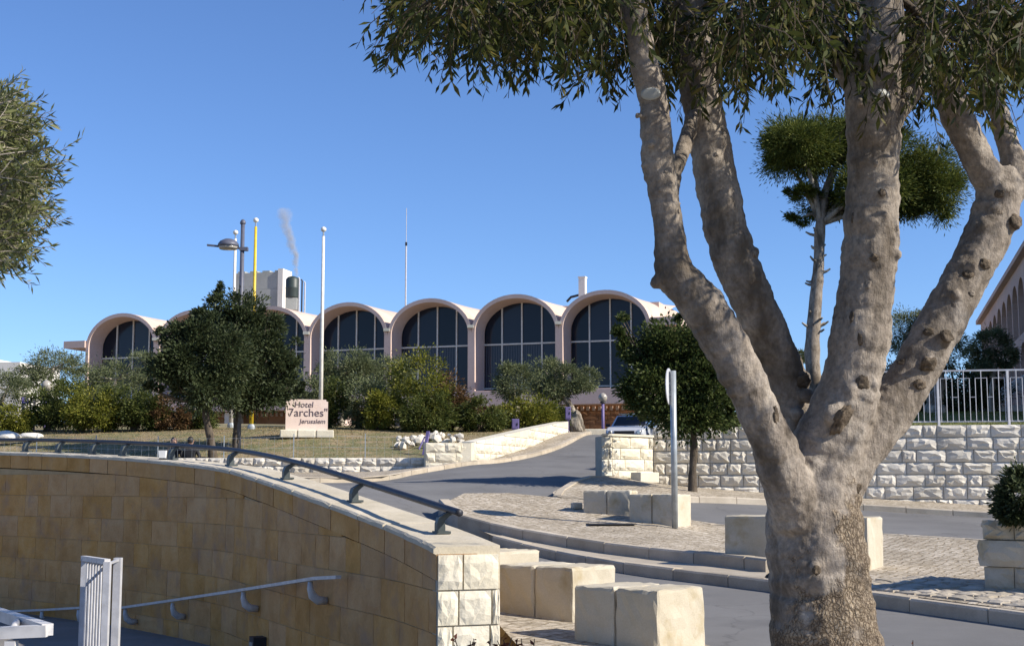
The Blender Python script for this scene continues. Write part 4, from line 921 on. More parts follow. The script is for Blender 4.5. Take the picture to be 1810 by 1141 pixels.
def text(body, size, loc, rot, parent, m, name='lettering', ext=.004, shear=0.0, align='LEFT'):
    cu = bpy.data.curves.new('tmp', 'FONT'); cu.body = body; cu.size = size; cu.extrude = ext; cu.shear = shear; cu.align_x = align
    to = bpy.data.objects.new('tmp', cu); COL.objects.link(to); bpy.context.view_layer.update()
    dg = bpy.context.evaluated_depsgraph_get(); me = bpy.data.meshes.new_from_object(to.evaluated_get(dg)); bpy.data.objects.remove(to); bpy.data.curves.remove(cu)
    me.materials.clear(); o = link(name, me, m, parent, True); o.location = loc; o.rotation_euler = rot; return o
text('arches Jerusalem', .42, (-ew / 2 + .3, -.03, eh * .84), (R(90), 0, 0), en, 'letters', ext=.02)
# hotel sign in the lawn
s0, s1 = XY(503, 41.6), XY(577, 41.6); sz0 = P(540, 765, 41.6).z; sz1 = P(540, 706, 41.6).z
sn = thing('hotel_sign', 'pink stone hotel name sign with dark lettering standing on the dry lawn', 'sign', ((s0[0] + s1[0]) / 2, 41.6, sz0 - .12), R(10))
sw = s1[0] - s0[0]; sh = sz1 - sz0 + .12
bm = bmesh.new(); bmesh.ops.create_cube(bm, size=1)
for v_ in bm.verts: v_.co = Vector((v_.co.x * sw, v_.co.y * .26, .14 + (v_.co.z + .5) * (sh - .14)))
bmesh.ops.bevel(bm, geom=[e for e in bm.edges if abs((e.verts[0].co - e.verts[1].co).y) > .1 and e.verts[0].co.z > .5], offset=.06, segments=3, affect='EDGES')
me = bpy.data.meshes.new('slab'); bm.to_mesh(me); bm.free(); link('slab', me, 'sign_pink', sn, True)
for k, (a, b) in enumerate(((-.82, -.3), (-.29, .28), (.29, .84))): MB().box(((a + b) / 2 * sw / 1.3, -.06, .09), ((b - a) * sw / 1.3 - .01, .5, .24)).build('base_stone', 'cream_stone', sn, True, bevel=.03)
rt = (R(90), 0, 0)
text('Hotel', .25, (-sw * .30, -.136, sh * .79), rt, sn, 'letters', shear=.1); text('7arches"', .345, (-sw * .44, -.136, sh * .55), rt, sn, 'letters'); text('Jerusalem', .2, (-sw * .17, -.136, sh * .36), rt, sn, 'letters', shear=.15)

# ================================================================== RIGHT WING
wa, wb = np.array(XY(1745, 75)), np.array(XY(1810, 56)); wd_ = (wb - wa) / np.linalg.norm(wb - wa)
wing = thing('hotel_wing', 'long shaded pink hotel wing with two rows of narrow arches', 'building', (wa[0], wa[1], 2.9), math.atan2(wd_[1], wd_[0]))
WL = 46.0; WZ = 8.75 - 2.9 + .1
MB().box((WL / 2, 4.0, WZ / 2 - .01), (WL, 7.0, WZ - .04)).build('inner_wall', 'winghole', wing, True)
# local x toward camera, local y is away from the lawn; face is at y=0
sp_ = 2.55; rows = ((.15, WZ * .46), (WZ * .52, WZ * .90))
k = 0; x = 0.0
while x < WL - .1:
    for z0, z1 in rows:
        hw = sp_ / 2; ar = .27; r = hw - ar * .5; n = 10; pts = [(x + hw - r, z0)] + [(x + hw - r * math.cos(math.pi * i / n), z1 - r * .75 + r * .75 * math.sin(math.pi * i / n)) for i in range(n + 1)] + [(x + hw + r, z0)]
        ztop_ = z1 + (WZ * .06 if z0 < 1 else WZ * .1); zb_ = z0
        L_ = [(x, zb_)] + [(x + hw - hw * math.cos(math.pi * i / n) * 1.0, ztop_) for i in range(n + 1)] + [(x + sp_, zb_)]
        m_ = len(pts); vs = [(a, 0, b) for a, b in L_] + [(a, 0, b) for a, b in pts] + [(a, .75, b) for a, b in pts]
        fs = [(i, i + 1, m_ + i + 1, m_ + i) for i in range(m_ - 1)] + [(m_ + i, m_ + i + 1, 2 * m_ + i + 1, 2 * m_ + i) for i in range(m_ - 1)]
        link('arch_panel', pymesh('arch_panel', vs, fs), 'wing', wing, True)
    x += sp_; k += 1
MB().box((WL / 2, 3.7, WZ + .06), (WL + .3, 7.9, .2)).build('roof_edge', 'wing', wing, True)
MB().box((WL / 2, .3, .05), (WL, 1.0, .2)).build('plinth', 'wing', wing, True)
st_a, st_b = P(1700, 735, 50), P(1835, 660, 50)
stw = thing('stair_wall', 'white sloping stair side wall in front of the shaded wing', 'wall', (st_a.x, 50, 2.4))
MB().bar(st_a, st_b, .2, .4).build('stringer', 'whitewall', stw); MB().box(((st_b.x + st_a.x) / 2, 50.6, 2.6), (2.6, .8, .6)).build('footing', 'whitewall', stw)

# low white building at the far left
lb = P(-20, 660, 95)
LB = thing('white_building', 'low white building with an arched roof edge behind the left olive trees', 'building', (lb.x, 95, 2.5), R(-8))
bh = P(20, 640, 95).z - 2.5
MB().box((0, 3, bh / 2), (4.6, 6, bh)).build('wall', 'whitewall', LB, True); MB().box((-.9, 2.9, bh + .12), (2.4, 6.2, .26)).build('parapet', 'whitewall', LB, True)
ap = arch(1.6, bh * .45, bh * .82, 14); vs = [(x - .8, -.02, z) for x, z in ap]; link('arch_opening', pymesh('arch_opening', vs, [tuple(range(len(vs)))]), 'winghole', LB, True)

# ================================================================== POLES, LAMPS, STREET FURNITURE
def flagpole(px0, pyb, px1, pyt, d, m, lab, r=.06):
    b = P(px0, pyb, d); t_ = P(px1, pyt, d); z0 = LAWN(b.x, d) - .05
    o = thing('flagpole', lab, 'flagpole', (b.x, d, z0), 0, 'flagpoles before the hotel'); h = t_.z - z0; dx = 0
    MB().tube([(0, 0, 0), (0, 0, h * .5), (0, 0, h - .35)], [r * 1.25, r, r * .8], 10).build('shaft', m, o, True, smooth=True)
    MB().tube([(0, 0, h - .36), (0, 0, h - .12)], r * .45, 8).build('neck', 'galv', o, True)
    MB().lathe((0, 0, h - .12), [(.02, -.09), (.08, -.05), (.095, 0), (.08, .05), (.02, .09)], 12).build('finial_ball', m if m != 'yellow' else 'cream_paint', o, True, smooth=True)
    MB().lathe((0, 0, 0), [(r * 2.2, 0), (r * 2.2, .12), (r * 1.4, .2)], 12).build('base_collar', 'galv', o, True)
flagpole(567, 705, 573, 399, 44, 'cream_paint', 'cream flagpole rising right behind the hotel name sign')
flagpole(444, 760, 446, 383, 46, 'yellow', 'yellow flagpole rising behind the dark trees')
flagpole(408, 760, 407, 405, 48, 'cream_paint', 'cream flagpole beside the dark street lamp')
d = 40; b = P(420, 790, d); t_ = P(424, 388, d); lz = LAWN(b.x, d)
lp = thing('street_lamp', 'dark street lamp with a round dome and a flat arm on a tall post', 'street lamp', (b.x, d, lz - .05)); h = t_.z - lz
MB().tube([(0, 0, 0), (0, 0, h * .45), (0, 0, h - .1)], [.10, .075, .06], 10).build('post', 'lamp_dark', lp, True, smooth=True)
MB().lathe((0, 0, h - .04), [(.03, -.09), (.085, -.04), (.09, 0), (.06, .07), (.01, .1)], 10).build('finial_ball', 'lamp_dark', lp, True, smooth=True)
zl = P(424, 436, d).z - lz
MB().bar((-1.05, 0, zl + .1), (.15, 0, zl - .02), .1, .05).build('arm', 'lamp_dark', lp, True); MB().box((.05, 0, zl - .02), (.24, .18, .1)).build('clamp', 'lamp_dark', lp, True)
MB().lathe((-.42, 0, zl + .06), [(.32, 0), (.31, .07), (.24, .16), (.12, .22), (.02, .24)], 16).build('dome', 'lamp_dark', lp, True, smooth=True)
MB().lathe((-.42, 0, zl - .02), [(.05, -.02), (.26, .0), (.3, .07)], 16).build('lens', 'globe', lp, True, smooth=True)
def globe_lamp(px, pyb, pyt, d, lab):
    b = P(px, pyb, d); t_ = P(px, pyt, d); o = thing('globe_lamp', lab, 'lamp', tuple(b)); h = t_.z - b.z
    MB().tube([(0, 0, -.3), (0, 0, h - .36)], .065, 10).build('post', 'purple', o, True, smooth=True); MB().lathe((0, 0, h - .4), [(.06, 0), (.14, .04), (.1, .1)], 10).build('collar', 'dark', o, True)
    MB().lathe((0, 0, h - .12), [(.05, -.21), (.15, -.15), (.20, -.04), (.19, .06), (.12, .15), (.03, .2)], 16).build('globe', 'globe', o, True, smooth=True)
globe_lamp(1066, 765, 697, 60, 'purple post with glass globe lamp before the brown hotel base')
globe_lamp(79, 760, 675, 50.5, 'glass globe lamp among the shrubs left of the lawn')
# forecourt kerb behind the drive
kp = XY(1000, 59.3); MB().box((P(1062, 765, 59.5).x, 59.6, P(1062, 766, 59.5).z - .15), (4.4, .5, .7)).build('forecourt_kerb', 'cream_stone', bevel=.03)
tag(bpy.data.objects['forecourt_kerb'], 'low pale stone kerb wall behind the drive at the hotel forecourt', 'wall')
def pbox(px, py0, py1, d, wpx, lab):
    b = P(px, py1, d); t_ = P(px, py0, d); s = d / F; o = thing('meter_box', lab, 'box', tuple(b)); h = t_.z - b.z
    MB().box((0, 0, h / 2), (wpx * s, .22, h)).build('cabinet', 'purple', o, True, bevel=.015); MB().box((0, -.113, h * .52), (wpx * s * .8, .012, h * .8)).build('door', 'purple', o, True); MB().box((wpx * s * .25, -.125, h * .5), (.03, .02, .08)).build('latch', 'dark', o, True)
    MB().box((0, 0, -.25), (.08, .08, .5)).build('leg', 'purple', o, True)
pbox(911, 740, 759, 46, 13, 'squat purple metal box among bushes by the drive wall')
pbox(1004, 719, 741, 47.5, 10, 'tall purple metal box on a leg by the leaning olive trunk')
# purple garden gate and purple rail piece
pg = P(46, 757, 48.5); pt = P(46, 704, 48.5); pg.z -= .35; G1 = thing('garden_gate', 'tall purple metal garden gate among the left shrubs', 'gate', tuple(pg)); h = pt.z - pg.z
MB().box((-.15, 0, h / 2), (.07, .07, h + .1)).build('stile', 'purple', G1, True); MB().box((.28, 0, h / 2), (.05, .05, h)).build('stile', 'purple', G1, True)
for zz in (.08, .5, .9): MB().box((.06, 0, h * zz), (.42, .045, .05)).build('cross_rail', 'purple', G1, True)
for k in range(4): MB().tube([(-.08 + k * .1, 0, .05), (-.08 + k * .1, 0, h), (-.05 + k * .1, 0, h + .08), (0 + k * .1, 0, h + .1)], .018, 6).build('bar', 'purple', G1, True)
for (pxa, pya, pxb, pyb, lab) in ((748, 800, 757, 762, 'leaning purple metal stake at the corner of the lawn wall'),):
    a, b = P(pxa, pya, 38), P(pxb, pyb, 38.3); o = thing('metal_stake', lab, 'stake', tuple(a)); MB().bar(a - Vector((0, 0, .15)), b, .09, .05).build('shaft', 'purple', o); MB().bar(a + Vector((-.12, 0, .1)), b + Vector((-.1, 0, -.15)), .03, .03).build('brace', 'purple', o)
# white boulders and stone edging far left
for (px, py, d, rx, ry, lab) in ((15, 772, 43, 22, 10, 'big white smooth boulder at the left garden corner'), (55, 771, 43.5, 18, 7, 'long low white boulder beside the purple gate')):
    bm = bmesh.new(); bmesh.ops.create_icosphere(bm, subdivisions=3, radius=1); r2 = random.Random(px); c_ = P(px, py, d); s = d / F
    for v_ in bm.verts:
        nn = 1 + .12 * math.sin(v_.co.x * 3 + px) + .1 * math.sin(v_.co.y * 4 + v_.co.z * 3); v_.co = Vector((c_.x + v_.co.x * rx * s * nn, c_.y + v_.co.y * rx * s, c_.z + v_.co.z * ry * s * nn))
    me = bpy.data.meshes.new('boulder'); bm.to_mesh(me); bm.free(); tag(link('boulder', me, 'whitewall'), lab, 'boulder')

# ================================================================== CAR
cp = P(1118, 733, 56); CZ = cp.z - 1.42
car = thing('parked_car', 'pale blue-grey estate car parked facing the drive', 'car', (cp.x, 56, CZ), R(-14))
# local: x across, -y forward
def sect(y, w0, w1, z0, z1): return [(-w0, y, z0), (-w1, y, z1), (w1, y, z1), (w0, y, z0)]
secs = [sect(-2.15, .70, .66, .38, .62), sect(-2.1, .80, .74, .30, .74), sect(-1.6, .84, .78, .26, .86), sect(-.85, .85, .80, .26, .93), sect(2.0, .85, .80, .26, .95), sect(2.2, .78, .74, .34, .90)]
vs = [p for s_ in secs for p in s_]; fs = [(i * 4 + j, i * 4 + (j + 1) % 4, i * 4 + 4 + (j + 1) % 4, i * 4 + 4 + j) for i in range(5) for j in range(4)] + [(3, 2, 1, 0), (20, 21, 22, 23)]
body = link('body', pymesh('body', vs, fs), 'car_paint', car, True); md = body.modifiers.new('bevel', 'BEVEL'); md.width = .05; md.segments = 3
cab = [sect(-.88, .76, .70, .90, .93), sect(-.25, .74, .60, .92, 1.38), sect(1.5, .74, .60, .92, 1.40), sect(2.1, .74, .64, .92, 1.0)]
vs = [p for s_ in cab for p in s_]; fs = [(i * 4 + j, i * 4 + (j + 1) % 4, i * 4 + 4 + (j + 1) % 4, i * 4 + 4 + j) for i in range(3) for j in range(4)] + [(3, 2, 1, 0), (12, 13, 14, 15)]
cabo = link('cabin', pymesh('cabin', vs, fs), 'car_paint', car, True)
link('windscreen', pymesh('windscreen', [(-.66, -.855, .955), (.66, -.855, .955), (.56, -.30, 1.345), (-.56, -.30, 1.345)], [(0, 1, 2, 3)]), 'dark', car, True)
for s_ in (-1, 1):
    link('side_window', pymesh('side_window', [(s_ * .738, -.5, .97), (s_ * .738, 1.8, .97), (s_ * .632, 1.45, 1.33), (s_ * .632, -.18, 1.33)], [(0, 1, 2, 3)]), 'glass', car, True)
    MB().lathe((0, 0, 0), [(.09, -.04), (.1, 0), (.07, .03)], 14).build('headlight', 'chrome', car, True).matrix_local = Matrix.Translation((s_ * .58, -2.14, .62)) @ Matrix.Rotation(R(90), 4, 'X')
    MB().box((s_ * .92, -.62, .98), (.18, .08, .12)).build('mirror', 'dark', car, True, bevel=.02)
    for yy in (-1.35, 1.35):
        wh = MB().lathe((0, 0, 0), [(.18, -.09), (.30, -.09), (.31, -.05), (.31, .05), (.30, .09), (.18, .09)], 20).build('wheel', 'dark', car, True); wh.matrix_local = Matrix.Translation((s_ * .78, yy, .31)) @ Matrix.Rotation(R(90), 4, 'Y')
        ri = MB().lathe((0, 0, 0), [(.02, -.095), (.17, -.08), (.18, .08), (.02, .095)], 16).build('rim', 'chrome', wh, True)
MB().box((0, -2.2, .47), (1.62, .12, .14)).build('bumper', 'dark', car, True, bevel=.03); MB().box((0, -2.13, .63), (.8, .06, .12)).build('grille', 'dark', car, True); MB().box((0, -2.27, .47), (.5, .02, .11)).build('number_plate', 'yellow', car, True)
for yy in (0, .9): MB().bar((-.58, yy, 1.46), (.58, yy, 1.46), .05, .04).build('roof_bar', 'chrome', car, True)

# ================================================================== PEOPLE SITTING ON THE GARDEN WALL
def person(px, py_head, d, lab, lean, turn):
    hd = P(px, py_head, d); sc_ = 1.0; pel = Vector((0, 0, .08))
    root = thing('person', lab, 'person', (hd.x, d, hd.z - .83), turn)
    vt = {'pel': ((0, 0, .10), .15), 'waist': ((0, .01 + lean * .3, .28), .135), 'chest': ((0, lean * .7, .46), .16), 'neck': ((0, lean, .62), .055), 'neck2': ((0, lean - .01, .67), .052)}
    E = [('pel', 'waist'), ('waist', 'chest'), ('chest', 'neck'), ('neck', 'neck2')]
    for s_, n in ((-1, 'l'), (1, 'r')):
        vt['sh' + n] = ((s_ * .17, lean * .9, .55), .07); vt['el' + n] = ((s_ * .25, lean - .10, .32), .048); vt['wr' + n] = ((s_ * .10, lean - .34, .22), .034); vt['ha' + n] = ((s_ * .05, lean - .42, .20), .032)
        vt['hip' + n] = ((s_ * .10, -.02, .08), .09); vt['kn' + n] = ((s_ * .13, -.44, .12), .062); vt['an' + n] = ((s_ * .13, -.48, -.30), .042); vt['to' + n] = ((s_ * .14, -.66, -.34), .036)
        E += [('chest', 'sh' + n), ('sh' + n, 'el' + n), ('el' + n, 'wr' + n), ('wr' + n, 'ha' + n), ('pel', 'hip' + n), ('hip' + n, 'kn' + n), ('kn' + n, 'an' + n), ('an' + n, 'to' + n)]
    keys = list(vt); me = bpy.data.meshes.new('body'); me.from_pydata([vt[k][0] for k in keys], [(keys.index(a), keys.index(b)) for a, b in E], [])
    o = link('body', me, 'black_cloth', root, True); md = o.modifiers.new('skin', 'SKIN')
    for i, k in enumerate(keys): me.skin_vertices[0].data[i].radius = (vt[k][1],) * 2
    me.skin_vertices[0].data[0].use_root = True; o.modifiers.new('sub', 'SUBSURF').levels = 1
    bm = bmesh.new(); bmesh.ops.create_uvsphere(bm, u_segments=20, v_segments=14, radius=1)
    for v_ in bm.verts:
        x, y, z = v_.co; nose = .03 * math.exp(-((x / .25) ** 2 + ((z + .1) / .25) ** 2)) * (1 if y < -.6 else 0); jaw = 1 - .22 * max(0, -z - .2)
        v_.co = Vector((x * .078 * jaw, lean - .02 + y * .096 - nose, .78 + z * .118))
    me = bpy.data.meshes.new('head'); bm.to_mesh(me); bm.free(); link('head', me, 'skin', root, True)
    bm = bmesh.new(); bmesh.ops.create_uvsphere(bm, u_segments=20, v_segments=14, radius=1)
    for v_ in bm.verts: x, y, z = v_.co; v_.co = Vector((x * .088, lean + .012 + max(y, -.55) * .105, .80 + max(z, -.6 if y > 0 else .25) * .112))
    me = bpy.data.meshes.new('hair'); bm.to_mesh(me); bm.free(); link('hair', me, 'hair', root, True)
    for s_ in (-1, 1): MB().lathe((s_ * .08, lean, .78), [(.005, -.03), (.016, -.01), (.016, .02), (.005, .03)], 8).build('ear', 'skin', root, True)
person(307, 777, 38.6, 'person in black sitting hunched by the railing post', -.02, R(30))
person(338, 776, 38.4, 'person in black sitting upright beside the white paper box', .03, R(170))
bx_ = P(310, 801, 17.3); cb = thing('paper_box', 'small white open box standing on the wall coping', 'box', (bx_.x, bx_.y, bx_.z - .05))
s_ = posts[4]; pc = lwp.at(s_) - lwp.out(s_) * .12; cb.location = (pc[0], pc[1], lw_top(s_))
MB().box((0, 0, .012), (.075, .06, .02)).build('base', 'dark', cb, True); MB().add([(-.038, -.03, .022), (.038, -.03, .022), (.046, -.036, .115), (-.046, -.036, .115), (-.038, .03, .022), (.038, .03, .022), (.046, .036, .115), (-.046, .036, .115)], [(0, 1, 2, 3), (5, 4, 7, 6), (1, 5, 6, 2), (4, 0, 3, 7), (0, 4, 5, 1)]).build('cup_wall', 'white_paper', cb, True)

# ================================================================== SMOKE
sm0 = P(523, 488, 83)
bm = bmesh.new(); bmesh.ops.create_cube(bm, size=1)
hS = P(505, 368, 83).z - sm0.z
for v_ in bm.verts: v_.co = Vector((v_.co.x * 2.6 - .35, v_.co.y * 1.6, (v_.co.z + .5) * hS))
me = bpy.data.meshes.new('smoke'); bm.to_mesh(me); bm.free()
ms = bpy.data.materials.new('smoke'); ms.use_nodes = True; t = ms.node_tree; t.nodes.clear(); out = N(t, 'OutputMaterial'); pv = N(t, 'VolumePrincipled'); t.links.new(pv.outputs[0], out.inputs['Volume'])
pv.inputs['Color'].default_value = (.9, .86, .82, 1)
tc = N(t, 'TexCoord'); sx = N(t, 'SeparateXYZ'); nz_ = noise(t, 1.1, 4, .6, tc.outputs['Object']); t.links.new(tc.outputs['Object'], sx.inputs[0])
def MA(op, a, b):
    n = N(t, 'Math', operation=op)
    for i, q in enumerate((a, b)):
        if q is None: continue
        if isinstance(q, (int, float)): n.inputs[i].default_value = q
        else: t.links.new(q, n.inputs[i])
    return n.outputs[0]
wob = MA('MULTIPLY', MA('SUBTRACT', nz_.outputs[0], .5), .9)
ax = MA('MULTIPLY', MA('SINE', MA('MULTIPLY', sx.outputs['Z'], 1.4), None), .12)
cx = MA('ADD', MA('SUBTRACT', sx.outputs['X'], MA('ADD', MA('MULTIPLY', sx.outputs['Z'], -.17), ax)), wob)
rad = MA('ADD', MA('MULTIPLY', sx.outputs['Z'], .085), .14)
rr2 = MA('SQRT', MA('ADD', MA('MULTIPLY', cx, cx), MA('MULTIPLY', sx.outputs['Y'], sx.outputs['Y'])), None)
fall = MA('SUBTRACT', 1.0, MA('DIVIDE', rr2, rad)); fall = MA('MAXIMUM', fall, 0.0)
fade = MA('MAXIMUM', MA('SUBTRACT', 1.0, MA('DIVIDE', sx.outputs['Z'], hS)), 0.0)
dens = MA('MULTIPLY', MA('MULTIPLY', fall, MA('ADD', fade, .18)), MA('MULTIPLY', MA('MAXIMUM', MA('SUBTRACT', noise(t, 2.6, 4, .6, tc.outputs['Object']).outputs[0], .30), 0.0), 30.0))
t.links.new(dens, pv.inputs['Density'])
smo = link('smoke_plume', me, ms); smo.location = sm0; tag(smo, 'thin pale smoke plume drifting above the roof tank', 'smoke', kind='stuff')
# ================================================================== TREES AND SHRUBS
def trunk(parent, pts, rad, m, seg=10, name='trunk', rough=.12, seed=1):
    rr = random.Random(seed); pth = smooth_path([tuple(p) for p in pts], 5); rd = np.interp(np.linspace(0, 1, len(pth)), np.linspace(0, 1, len(rad)), rad)
    rd = [r * rr.uniform(1 - rough, 1 + rough) for r in rd]
    return MB().tube([Vector(p) for p in pth], rd, seg).build(name, m, parent, smooth=True)
def limbs(parent, a, blobs, r0, m, seed, k=3):
    rr = random.Random(seed)
    for b in blobs:
        c = Vector(b[0])
        for i in range(k):
            e = c + Vector((rr.uniform(-1, 1) * b[1], rr.uniform(-1, 1) * b[2], rr.uniform(-.2, .9) * b[3])) * .75; mid = Vector(a).lerp(e, .5) + Vector((0, 0, -.08 * (e - Vector(a)).length))
            trunk(parent, [a, mid, e], [r0, r0 * .6, r0 * .15], m, 6, 'limb', .1, seed + i)
# two dark trees by the lawn
t1 = thing('oak_tree', 'dark round-crowned tree with leaning trunk behind the wall railing', 'tree', tuple(P(378, 822, 38.5)))
b1 = [px_blob(345, 635, 38.5, 56, 52), px_blob(305, 650, 38.3, 40, 36), px_blob(335, 592, 38.5, 36, 26), px_blob(360, 688, 38.4, 60, 26), px_blob(390, 620, 38.6, 45, 70), px_blob(262, 640, 38.4, 18, 22), px_blob(300, 590, 38.4, 22, 18), px_blob(270, 690, 38.4, 18, 16), px_blob(345, 560, 38.5, 18, 14)]
trunk(t1, [P(378, 822, 38.5), P(372, 775, 38.5), P(364, 735, 38.5), P(360, 690, 38.5)], [.14, .11, .1, .07], 'bark_dark'); limbs(t1, P(362, 710, 38.5), b1, .05, 'bark_dark', 4)
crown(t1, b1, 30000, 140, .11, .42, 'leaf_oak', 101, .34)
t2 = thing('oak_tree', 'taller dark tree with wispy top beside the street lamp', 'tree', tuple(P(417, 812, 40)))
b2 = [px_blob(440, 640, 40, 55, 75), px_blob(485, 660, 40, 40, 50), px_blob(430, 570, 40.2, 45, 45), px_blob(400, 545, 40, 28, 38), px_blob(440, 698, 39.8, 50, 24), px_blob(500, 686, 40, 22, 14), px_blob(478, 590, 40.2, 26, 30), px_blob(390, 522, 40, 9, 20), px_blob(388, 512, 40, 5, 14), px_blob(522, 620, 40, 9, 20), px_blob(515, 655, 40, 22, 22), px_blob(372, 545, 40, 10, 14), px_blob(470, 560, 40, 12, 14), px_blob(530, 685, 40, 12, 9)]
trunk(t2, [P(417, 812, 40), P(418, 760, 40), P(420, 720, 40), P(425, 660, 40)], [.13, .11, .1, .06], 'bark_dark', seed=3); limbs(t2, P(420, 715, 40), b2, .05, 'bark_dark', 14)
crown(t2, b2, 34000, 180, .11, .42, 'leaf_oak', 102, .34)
# tree on the far pavement
t3 = thing('carob_tree', 'dark glossy tree growing in the far pavement beside the sign pole', 'tree', tuple(P(1225, 892, 26.6)))
b3 = [px_blob(1185, 680, 26.6, 72, 62), px_blob(1245, 690, 26.5, 55, 60), px_blob(1215, 733, 26.4, 70, 28), px_blob(1135, 692, 26.5, 36, 28), px_blob(1180, 615, 26.7, 55, 45), px_blob(1125, 615, 26.6, 32, 26), px_blob(1095, 585, 26.6, 16, 22), px_blob(1245, 620, 26.8, 50, 45), px_blob(1280, 720, 26.6, 26, 40), px_blob(1098, 560, 26.6, 8, 12), px_blob(1210, 565, 26.7, 14, 12)]
trunk(t3, [P(1225, 894, 26.6), P(1224, 840, 26.6), P(1226, 780, 26.6), P(1215, 710, 26.6)], [.095, .075, .07, .045], 'bark_dark', seed=5); limbs(t3, P(1222, 760, 26.6), b3, .035, 'bark_dark', 24)
crown(t3, b3, 42000, 190, .085, .5, 'leaf_carob', 103, .34)
# olives before the hotel
def olive(blobs, n, base, tp, lab, seed, m='leaf_olive_far', r=.12, bark='bark_pale', leaf=.11):
    o = thing('olive_tree', lab, 'tree', tuple(base)); trunk(o, tp, [r * 1.5, r, r * .8, r * .5], bark, 8, 'trunk', .25, seed); limbs(o, tp[-1], blobs, r * .4, bark, seed, 2)
    crown(o, blobs, n, max(20, n // 170), leaf, .28, m, seed, .30); return o
def ol(px, py, d, rx, ry, lab, seed, n=7000, extra=(), pyb=765):
    bl = [px_blob(px, py, d, rx, ry)] + [px_blob(*e) for e in extra]; gz = LAWN(P(px, 0, d).x, d)
    b = Vector((P(px, 0, d).x, d, gz - .05)); return olive(bl, n, b, [b, b.lerp(Vector(bl[0][0]), .4) + Vector((.1, 0, 0)), b.lerp(Vector(bl[0][0]), .7), Vector(bl[0][0])], lab, seed)
ol(612, 645, 50, 42, 34, 'grey-green olive tree right of the cream flagpole', 201, 9000, [(640, 665, 50, 45, 30), (590, 660, 50, 25, 25)])
ol(695, 665, 51, 40, 34, 'grey-green olive tree behind the yellow-green bush', 202, 6000)
ol(908, 676, 52, 33, 32, 'round grey olive tree before the sixth arch window', 203, 6500)
lean = [P(1030, 765, 50), P(1012, 725, 50), P(998, 700, 50), P(985, 680, 50)]
olive([px_blob(968, 668, 50, 34, 36), px_blob(1000, 672, 50, 34, 28), px_blob(1038, 671, 50, 26, 22), px_blob(985, 690, 50, 40, 18)], 12000, Vector((lean[0].x, 50, lean[0].z - .2)), lean, 'olive tree on a leaning trunk before the arches near the drive', 204)
# pale gnarled stump of that olive
bm = bmesh.new(); bmesh.ops.create_icosphere(bm, subdivisions=3, radius=1); c_ = P(1019, 748, 49.6)
for v_ in bm.verts:
    n_ = 1 + .25 * math.sin(v_.co.z * 6 + v_.co.x * 4) * math.cos(v_.co.y * 5); v_.co = Vector((c_.x + v_.co.x * .19 * n_ * (1.4 - .5 * v_.co.z), c_.y + v_.co.y * .22 * n_, c_.z + v_.co.z * .5))
me = bpy.data.meshes.new('stump'); bm.to_mesh(me); bm.free(); tag(link('tree_stump', me, 'bark_pale'), 'pale gnarled stump at the foot of the leaning olive', 'stump')
ol(95, 650, 56, 52, 32, 'broad olive tree below the left end of the hotel', 205, 9000, [(130, 640, 56, 25, 24), (60, 665, 56, 30, 25)])
ol(205, 670, 54, 58, 26, 'low wide olive tree under the first arch', 206, 8000, [(250, 650, 54, 34, 26), (165, 680, 54, 40, 22)])
ol(12, 690, 50, 38, 34, 'olive tree cut by the left picture edge near the purple gate', 207, 6000)
